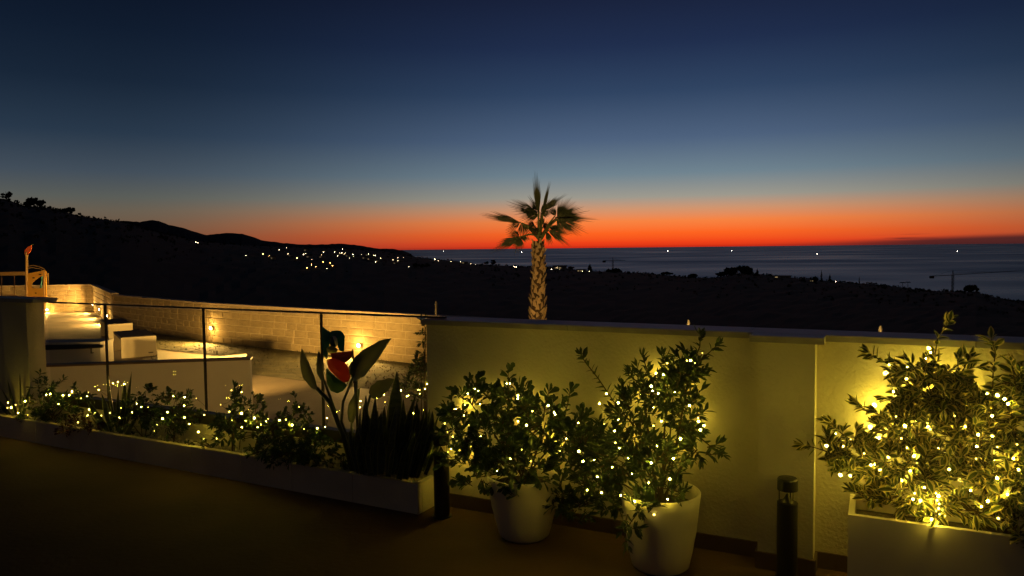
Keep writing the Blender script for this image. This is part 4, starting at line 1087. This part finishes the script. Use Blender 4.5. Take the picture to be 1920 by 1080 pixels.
# --- shrubs of the bed
def bed_shrub(px, py, blobs, label, leaf, mt, ll, lw, dens, nsing, seed, name='bed_shrub', tips=(), off=0, per=7, twl=.035, dr=.10, cat='shrub'):
    base = on_plane(px, py, bedP + bedN * off, bedN); base.z = .15
    return shrub(name, base, label, cat, blobs, tips, bedP + bedN * off, bedN, leaf, [mt], ll, lw, dens * 1.9, dr, nsing, seed=seed, per=per, twl=twl, stemr=.004)
bed_shrub(95, 800, [(92, 725, 22, 20, 0), (80, 755, 32, 22, 0), (110, 770, 42, 26, 0), (75, 780, 30, 16, .04), (140, 752, 26, 18, 0), (160, 740, 12, 14, 0)], 'dark bushy plant with tufted heads at the left end of the bed', 'narrow', 'leafA', .05, .014, 1.7, 60, 51,
          tips=[[(140, 750), (140, 732), (139, 726)], [(75, 740), (70, 715), (76, 700)]])
bed_shrub(165, 815, [(160, 792, 24, 18, .05), (185, 800, 26, 14, .06), (145, 805, 16, 10, .08)], 'low purple-leaved plant spilling over the bed edge beside the sword leaves', 'obov', 'leafred', .035, .018, 2.4, 40, 52)
bed_shrub(272, 815, [(272, 735, 14, 16, 0), (258, 770, 24, 20, 0), (285, 785, 22, 24, 0), (245, 792, 20, 20, .03)], 'slim plant with a topmost tuft of broad leaves between the sword leaves and the bush', 'obov', 'leafA', .045, .022, 1.8, 50, 53)
bed_shrub(325, 825, [(322, 760, 34, 24, 0), (338, 785, 30, 20, 0), (315, 800, 34, 22, .03), (330, 745, 32, 10, 0)], 'dense rounded dark bush in the middle of the left half of the bed', 'obov', 'leafA', .04, .016, 2.3, 90, 54)
bed_shrub(440, 835, [(440, 738, 10, 14, 0), (440, 785, 24, 24, 0), (458, 760, 14, 14, 0), (432, 815, 20, 18, .02), (425, 795, 18, 16, 0)], 'upright dark plant with one tall tufted shoot before the upstand', 'narrow', 'leafA', .05, .016, 2.0, 60, 55,
          tips=[[(441, 780), (441, 750), (440, 725)], [(425, 785), (410, 790), (400, 797)]])
bed_shrub(480, 845, [(475, 780, 22, 16, -.02), (505, 790, 36, 16, 0), (470, 755, 18, 12, -.04), (545, 780, 34, 20, -.02), (500, 812, 50, 16, .02), (560, 812, 50, 22, .02)], 'low mid-green ground shrub threaded with bulbs right of the tufted shoot', 'oval', 'leafC', .036, .018, 1.7, 80, 56,
          tips=[[(550, 780), (558, 760), (552, 742)], [(480, 760), (488, 745)]])
bed_shrub(560, 868, [(520, 835, 42, 20, .06), (575, 845, 46, 22, .06), (610, 840, 34, 28, .05), (545, 855, 50, 12, .08)], 'dark spreading mound at the front edge of the bed left of the paddle leaves', 'narrow', 'leafA', .045, .014, 1.9, 90, 57)
bed_shrub(395, 838, [(385, 832, 24, 8, .05), (350, 834, 16, 8, .06)], 'low creeping plant on the pebbles between the dark bush and the upright plant', 'oval', 'leafA', .025, .012, 2.2, 20, 58)
bed_shrub(645, 880, [(645, 868, 14, 14, .04), (655, 850, 10, 14, .02)], 'small dark plant at the foot of the paddle leaves', 'oval', 'leafA', .035, .018, 1.6, 20, 59)
# sword-leaved plants
rg = random.Random(77)
mt_s = ['snake', 'snakeedge']
sp_ = [(225, 820, 203, 703, 15, 0, 0), (232, 822, 247, 696, 13, 0, 0), (230, 822, 233, 713, 12, .02, 0), (222, 820, 222, 728, 11, -.02, 0), (218, 820, 197, 736, 12, .02, .03), (228, 824, 213, 748, 12, .04, .06),
       (222, 824, 172, 742, 13, .02, .05), (236, 822, 260, 752, 11, .02, .04), (238, 824, 272, 776, 10, .04, .06), (226, 824, 240, 742, 10, .03, .02), (220, 824, 185, 770, 12, .05, .08)]
blades('sword_leaf_plant', bedP, 'spiky sword-leaved plant standing clear in front of the left glass post', 'plant', sp_, bedP, bedN, mt_s, 'sword-leaved plants of the bed', 5)
sp_ = [(38, 788, 37, 700, 11, 0, 0), (34, 788, 14, 712, 10, 0, 0), (42, 788, 58, 722, 9, 0, 0), (30, 788, 2, 728, 10, 0, 0), (40, 790, 47, 740, 9, .03, .03), (26, 788, -10, 745, 9, 0, 0)]
blades('sword_leaf_plant', bedP, 'dim sword-leaved plant at the left edge of the picture by the end wall', 'plant', sp_, bedP, bedN, mt_s, 'sword-leaved plants of the bed', 6)
tips_ = [(740, 697, 30), (700, 746, 18), (688, 762, 17), (712, 764, 18), (724, 768, 17), (757, 748, 19), (775, 738, 16), (792, 748, 20), (768, 766, 18), (815, 764, 16), (826, 776, 15), (802, 782, 16), (683, 742, 16),
         (733, 772, 18), (750, 775, 18), (694, 790, 16), (780, 788, 17), (716, 796, 18), (706, 775, 16), (762, 800, 17), (836, 770, 12), (675, 775, 14), (740, 800, 18), (790, 815, 18), (725, 820, 20), (700, 815, 18), (765, 825, 20), (808, 820, 16)]
for _ in range(34):
    x = rg.uniform(676, 826); tips_.append((x, 752 + 40 * rg.random() + abs(x - 750) * .12, rg.uniform(12, 18)))
sp_ = []
for (x, y, w_) in tips_:
    bx = 738 + (x - 745) * .72 + rg.uniform(-4, 4); sp_.append((bx, 882 + (bx - 740) * .10 + rg.uniform(-4, 4), x, y, w_, rg.uniform(-.09, .12) if y < 790 else .12, rg.uniform(-.06, .08) if y < 790 else .13))
blades('snake_plant', on_z(740, 900, .15), 'dense clump of tall dark snake plants filling the right end of the bed', 'plant', sp_, bedP, bedN, mt_s, 'sword-leaved plants of the bed', 7)
# bird-of-paradise like paddle leaves
t = thing('paddle_leaf_plant', on_z(662, 885, .15), 'large paddle-leaved plant rising behind the bed edge with leaves over the glass', 'plant')
def paddle(stem, tipx, w_, off0, off1, fold=.5, seed=1, face=0.0, sr=.011):
    """stem: px list ending where the blade starts; tipx: blade midrib px list"""
    rg = random.Random(seed); n_ = len(stem)
    P_ = [on_plane(x, y, bedP, bedN) + bedN * (off0 + (off1 - off0) * i / max(1, n_ - 1)) for i, (x, y) in enumerate(stem)]
    m1 = MB(); m1.tube(P_, [sr * (1 - .45 * i / n_) for i in range(n_)], 8)
    mid = [P_[-1]] + [on_plane(x, y, bedP, bedN) + bedN * off1 for (x, y) in tipx]
    # resample midrib
    S = []; 
    for i in range(13):
        f = i / 12 * (len(mid) - 1); j = min(int(f), len(mid) - 2); S.append(mid[j].lerp(mid[j + 1], f - j))
    w = w_ / F * plane_dist(S[0]); m2 = MB(); V = []
    for i, c in enumerate(S):
        f = i / 12; d = (S[min(i + 1, 12)] - S[max(i - 1, 0)]).normalized()
        sd = (d.cross(bedN)).normalized(); sd = (sd * math.cos(face) + bedN * math.sin(face)).normalized()
        wf = w * math.sin(math.pi * min(1, f * .93 + .07)) ** .75 * (1 - .25 * f); wf = max(wf, .0012)
        for u in (-1, -.5, 0, .5, 1):
            V.append(c + sd * wf * u * math.cos(fold) + bedN * abs(u) * wf * math.sin(fold) + UP * (.004 * math.sin(f * 20 + u * 3)) * abs(u))
    Fs = [(i * 5 + j, i * 5 + j + 1, i * 5 + j + 6, i * 5 + j + 5) for i in range(12) for j in range(4)]
    m2.add(V, Fs); o_ = m2.build('leaf', 'strel', t, True); m1.build('leaf_stalk', 'gstem', o_, True)
paddle([(664, 890), (655, 830), (642, 790), (646, 752), (666, 706)], [(695, 676), (737, 633)], 30, 0, .02, .55, 1, .3)
paddle([(668, 892), (652, 820), (628, 752), (606, 725)], [(592, 690), (578, 651)], 18, .02, .06, .6, 2, sr=.019)
paddle([(670, 895), (668, 840), (664, 770), (662, 712)], [(666, 690), (672, 662)], 19, -.02, -.03, .6, 3)
paddle([(662, 890), (668, 800), (680, 745)], [(700, 732), (726, 714)], 17, -.04, -.08, .3, 4)
paddle([(655, 890), (650, 830), (650, 795)], [(656, 765), (666, 728)], 14, -.04, -.05, .5, 5)
paddle([(672, 892), (640, 780), (614, 712)], [(610, 690), (604, 655)], 12, .05, .03, .7, 6)
# ornament on a stake
ornP = bedP + bedN * (-.06)
st_a, st_b = on_plane(674, 860, ornP, bedN), on_plane(661, 655, ornP, bedN)
t = thing('garden_ornament', Vector((st_a.x, st_a.y, .15)), 'bright teal, red and green garden ornament on a thin stake among the paddle leaves', 'garden ornament')
mb = MB(); mb.tube([Vector((st_a.x, st_a.y, .15)), st_a.lerp(st_b, .5), st_b], .006, 8); mb.build('stake', 'stem', t)
def orn(name, pts, m_, off, th=.006, curl=0.0):
    a = [on_plane(540 + x / 4.153, 560 + y / 4.153, ornP + bedN * off, bedN) for x, y in pts]
    c = sum(a, Vector()) / len(a); n = len(a); front = [p for p in a]; back = [p - bedN * th for p in a]
    mb = MB(); mb.add(front + back + [c + bedN * (.012 + curl), c + bedN * (.006 + curl)],
                      [(i, (i + 1) % n, 2 * n) for i in range(n)] + [((i + 1) % n + n, i + n, 2 * n + 1) for i in range(n)] + [(i, i + n, (i + 1) % n + n, (i + 1) % n) for i in range(n)])
    return mb.build(name, m_, t)
# crescent: teal arching vane
out_ = [(268, 215), (300, 238), (330, 256), (365, 248), (400, 247), (425, 268), (438, 300), (436, 345), (430, 410)]
inn_ = [(395, 400), (392, 340), (385, 300), (360, 285), (335, 290), (318, 320), (310, 380), (290, 430), (268, 400), (262, 300)]
orn('neck_vane', [(265, 218), (300, 245), (330, 262), (322, 320), (318, 385), (300, 470), (275, 440), (262, 330)], 'teal', -.01)
orn('arched_vane', [(325, 262), (345, 251), (372, 247), (402, 250), (425, 270), (438, 300), (436, 345), (432, 412), (402, 405), (390, 380), (386, 330), (370, 292), (348, 288), (330, 296)], 'teal', .0)
orn('eye_disc', [(325, 300), (345, 290), (365, 300), (378, 330), (380, 360), (365, 378), (340, 375), (322, 350)], 'blue', -.004)
orn('white_crescent', [(345, 290), (366, 293), (382, 312), (386, 342), (378, 366), (370, 368), (374, 340), (366, 316), (350, 300)], 'white', .012, .003)
orn('yellow_patch', [(300, 385), (330, 368), (362, 378), (385, 400), (372, 420), (330, 425), (304, 418)], 'orn_yel', .008)
orn('maroon_vane', [(330, 425), (372, 420), (440, 412), (498, 408), (500, 440), (480, 470), (440, 500), (390, 490), (340, 462)], 'orn_dark', .0)
orn('red_vane', [(300, 480), (345, 462), (400, 480), (448, 508), (478, 555), (482, 610), (466, 645), (432, 652), (390, 625), (350, 585), (312, 540)], 'orn_red', .012)
orn('green_vane', [(300, 545), (345, 590), (390, 630), (440, 655), (455, 680), (425, 720), (385, 737), (335, 720), (305, 670), (296, 600)], 'orn_green', .004)
# climbing shrub at the left end of the terrace wall, beyond the glass
olP = Rp(RLEN - .05, -.35, 0)
b_ = on_plane(792, 700, olP, RN); b_ = Vector((b_.x, b_.y, -1.0))
shrub('olive_shrub', b_, 'slender olive-like shrub behind the glass at the end of the terrace wall', 'shrub',
      [(797, 622, 7, 26, 0), (796, 655, 8, 24, 0), (790, 700, 22, 26, 0), (775, 722, 24, 18, 0), (800, 740, 26, 30, 0)], [[(800, 700), (790, 680), (783, 672)], [(798, 640), (797, 610), (797, 598)]], olP, RN, 'narrow', ['leafC'], .05, .013, 2.3, .12, 60, seed=61, per=7, twl=.05)
# pale pipe at the end of the glass
t = thing('irrigation_pipe', on_plane(775, 739, Rp(0, -.05, 0), RN), 'short pale pipe sloping down to the terrace wall behind the snake plants', 'pipe')
mb = MB(); mb.tube([on_plane(772, 737, Rp(0, -.06, 0), RN), on_plane(812, 757, Rp(0, -.06, 0), RN)], .007, 8); mb.build('pipe_run', 'pipe', t)
mb = MB(); mb.tube([on_plane(770, 736, Rp(0, -.06, 0), RN), on_plane(775, 738.5, Rp(0, -.06, 0), RN)], .010, 8); mb.build('pipe_joint', 'pipe', t)

# ================================================================== BOLLARDS
def bollard(px, pyb, d, label):
    c = at_y(px, pyb, d); c.z = 0; r = .047; t = thing('bollard_lamp', c, label, 'bollard light', 'black bollard lights')
    mb = MB(); mb.lathe(c, [(0, .001), (r * 1.25, .001), (r * 1.25, .008), (r, .010), (r, .377), (0, .377)], 32); mb.build('body', 'black', t, False)
    mb = MB(); mb.lathe(c, [(r * .93, .378), (r * .93, .436)], 32); mb.build('glass_ring', 'glass', t, True)
    mb = MB(); mb.lathe(c, [(r * .62, .378), (r * .35, .395), (r * .10, .418), (0, .42)], 24); mb.build('reflector_cone', 'channel', t)
    for k in range(3):
        a = 2.1 * k + .5; q = c + Vector((math.cos(a), math.sin(a), 0)) * r * .8; mb = MB(); mb.tube([q + UP * .378, q + UP * .436], .0025, 6); mb.build('support_rod', 'channel', t)
    mb = MB(); mb.lathe(c, [(0, .437), (r, .437), (r, .488), (r * .9, .494), (0, .498)], 32); mb.build('cap', 'black', t)
qb = on_z(829, 968, 0); bollard(829, 968, qb.y, 'dark unlit bollard light standing at the right end of the flower bed')
bollard(1475, 1100, 3.49, 'dark unlit bollard light with clear ring standing before the wall pillar')

# ================================================================== STRING LIGHTS
vb = T_ICO[0].copy(); vb[:, 2] = np.where(vb[:, 2] > 0, vb[:, 2] * 1.5, vb[:, 2]); ME_BULB = tmesh('bulb', (vb, T_ICO[1], T_ICO[2]), ['bulb']); ME_BULBD = tmesh('bulb', (vb, T_ICO[1], T_ICO[2]), ['bulbdim'])
def string(pts, P_, n_, off, label, seed, br=.0048, jitter=.04, cordlen=True, endpt=None):
    rg = random.Random(seed)
    W_ = [on_plane(x, y, P_ + n_ * (q := off + rg.uniform(-jitter, jitter)), n_) for (x, y) in pts]
    # order by nearest neighbour
    left = W_[1:]; path = [W_[0]]
    while left:
        j = min(range(len(left)), key=lambda i: (left[i] - path[-1]).length); path.append(left.pop(j))
    t = thing('string_lights', path[0], label, 'string lights', 'warm string lights on the plants')
    mb = MB()
    for a, b in zip(path, path[1:]):
        L = (b - a).length; seg = []
        sl = n_ * rg.uniform(-.06, -.02)
        for i in range(5):
            f = i / 4; seg.append(a.lerp(b, f) + (sl - UP * .03 * min(L / .15, 2)) * math.sin(math.pi * f) * min(1, L / .12))
        mb.tube(seg, .0011, 4, caps=False)
    mb.build('cord', 'cord', t)
    for p in path:
        d = rnd_dir(rg); a = d.orthogonal().normalized(); r = br * rg.choice((.42, .52, .66, .8, .96)) * rg.uniform(.92, 1.08)
        link(bpy.data.objects.new('bulb', ME_BULB if rg.random() > .3 else ME_BULBD), t, basis(p, a, d.cross(a), d, r, r, r))
    return t
SR = [(1741, 653), (1736, 672), (1701, 688), (1679, 742), (1680, 781), (1697, 799), (1690, 822), (1744, 805), (1648, 821), (1666, 858), (1633, 872), (1714, 855), (1707, 883), (1576, 891), (1594, 892), (1581, 837), (1550, 836), (1567, 813),
      (1595, 824), (1851, 738), (1870, 741), (1890, 757), (1859, 780), (1834, 815), (1861, 818), (1831, 837), (1907, 833), (1910, 881), (1870, 897), (1889, 927), (1899, 927), (1852, 940), (1872, 972), (1733, 914), (1712, 936), (1726, 939), (1738, 948),
      (1759, 931), (1761, 945), (1762, 964), (1747, 974), (1751, 979), (1755, 925), (1757, 938), (1760, 953), (1736, 962), (1667, 684), (1745, 661), (1884, 748), (1675, 734)]
string(SR, bxP, N, .17, 'string of warm bulbs wound through the variegated shrub in the planter box', 91, br=.0057, jitter=.05)
# unseen bulbs added between shrub and wall, enlarged to brighten the wall
SRb = [(1570, 838), (1615, 842), (1632, 800), (1720, 720), (1640, 820), (1720, 790), (1660, 830), (1760, 760), (1850, 740), (1655, 800), (1640, 760), (1660, 700), (1770, 700), (1820, 720), (1700, 760), (1800, 800), (1640, 850), (1750, 860), (1860, 860), (1900, 800), (1640, 870), (1680, 740)]
string(SRb, W(0, FT + .055, 0), N, .0, 'added unseen warm bulbs behind the variegated shrub that brighten the wall', 92, br=.0108, jitter=.015)
SR3 = [(1745, 900), (1756, 912), (1762, 922), (1750, 933), (1742, 948), (1754, 958), (1766, 950), (1730, 955), (1722, 940), (1770, 966), (1715, 925), (1742, 920), (1690, 900), (1650, 880), (1800, 900), (1830, 860), (1780, 850), (1700, 840), (1620, 850), (1850, 900), (1730, 780), (1790, 780), (1700, 710), (1760, 930), (1748, 965), (1670, 810), (1640, 870), (1760, 840), (1810, 800), (1870, 840), (1720, 870), (1780, 880), (1820, 920), (1860, 780), (1900, 860), (1680, 930), (1740, 800), (1770, 740), (1840, 950), (1700, 760)]  # low glowing cluster, plus extra bulbs added to brighten the leaves
string(SR3, bxP, N, .07, 'dense inner tangle of warm bulbs low in the variegated shrub, with extra ones added to brighten it', 90, br=.0062, jitter=.055)
S2 = [(1137, 738), (1159, 755), (1124, 757), (1133, 795), (1159, 787), (1152, 808), (1224, 733), (1234, 738), (1221, 724), (1244, 703), (1251, 681), (1288, 676), (1295, 676), (1317, 662), (1303, 681), (1265, 735), (1293, 760), (1225, 798), (1225, 764),
      (1309, 784), (1320, 798), (1313, 806), (1276, 823), (1154, 830), (1232, 836), (1178, 859), (1221, 868), (1263, 860), (1185, 888), (1256, 898), (1216, 905), (1252, 936), (1191, 940), (1226, 965), (1164, 929), (1161, 840),
      (1084, 793), (1062, 822), (1085, 846), (1050, 846), (1093, 865), (1114, 863), (1148, 876), (1120, 894), (1101, 919), (1128, 924)]
string(S2, c2p + N * .02, N, .20, 'string of warm bulbs climbing the tall narrow-leaved shrub in the right pot', 93, jitter=.03)
S2b = [(1270, 840), (1230, 700), (1200, 740), (1290, 720), (1150, 780), (1240, 790), (1310, 790), (1180, 830)]  # hidden by the foliage, added to lift the wall brightness
string(S2b, W(0, FT + .06, 0), N, .0, 'added unseen warm bulbs behind the tall narrow-leaved shrub that brighten the wall', 94, br=.0086, jitter=.015)
S1b = [(870, 760), (930, 740), (1000, 760), (1050, 780), (900, 820), (970, 800), (1030, 840), (860, 850), (1085, 800)]  # extra bulbs out of sight, put in to light the wall behind
string(S1b, c1p + N * .02, N, -.19, 'added unseen warm bulbs behind the broad-leaved shrub that brighten the wall', 89, br=.0078, jitter=.03)
S1 = [(950, 719), (956, 719), (971, 742), (971, 747), (1025, 761), (1041, 777), (1039, 773), (998, 771), (971, 790), (987, 797), (870, 779), (879, 797), (834, 794), (839, 810), (901, 818), (846, 842), (852, 767), (855, 767), (890, 729), (897, 733),
      (877, 738), (900, 758), (978, 843), (957, 860), (995, 865), (932, 883), (901, 883), (849, 819), (1028, 760)]
string(S1, c1p + N * .02, N, .17, 'string of warm bulbs over the broad-leaved shrub in the left pot', 95, br=.0042, jitter=.03)
SB = [(15, 755), (29, 759), (21, 764), (14, 765), (47, 752), (34, 774), (52, 778), (87, 740), (94, 739), (118, 741), (130, 741), (135, 734), (110, 758), (152, 747), (163, 743), (166, 736), (185, 731), (167, 768), (164, 779), (178, 774), (146, 792), (190, 779),
      (206, 774), (212, 719), (221, 716), (233, 720), (227, 765), (224, 783), (248, 773), (256, 757), (265, 763), (278, 764), (325, 743), (346, 745), (368, 747), (345, 761), (314, 773), (305, 785), (346, 783), (355, 795), (294, 797), (289, 808), (383, 778)]
string(SB, bedP, bedN, .10, 'string of warm bulbs along the left half of the flower bed', 96, br=.0048, jitter=.03)
SC = [(372, 810), (382, 823), (406, 822), (414, 759), (430, 772), (435, 788), (453, 775), (461, 789), (453, 801), (472, 792), (424, 806), (434, 732), (453, 735), (561, 763), (477, 784), (472, 791), (489, 796), (483, 801), (503, 785), (499, 790), (524, 788), (536, 787),
      (548, 797), (570, 804), (595, 803), (610, 800), (613, 784)]
string(SC, bedP, bedN, .06, 'string of warm bulbs through the low shrubs left of the paddle leaves', 97, br=.0048, jitter=.03)
SE_ = [(752, 732), (766, 742), (763, 743), (787, 731), (784, 731), (787, 738), (801, 720), (797, 729), (720, 740)]
string(SE_, olP, RN, .0, 'short string of warm bulbs on the olive-like shrub behind the glass', 99, br=.0040, jitter=.02)
SD = [(676, 752), (675, 764), (671, 781), (693, 751), (677, 752), (722, 754), (766, 784), (706, 766), (671, 800), (776, 775)]
string(SD, bedP, bedN, -.10, 'string of warm bulbs behind the snake plants at the end of the glass', 98, br=.0042, jitter=.03)
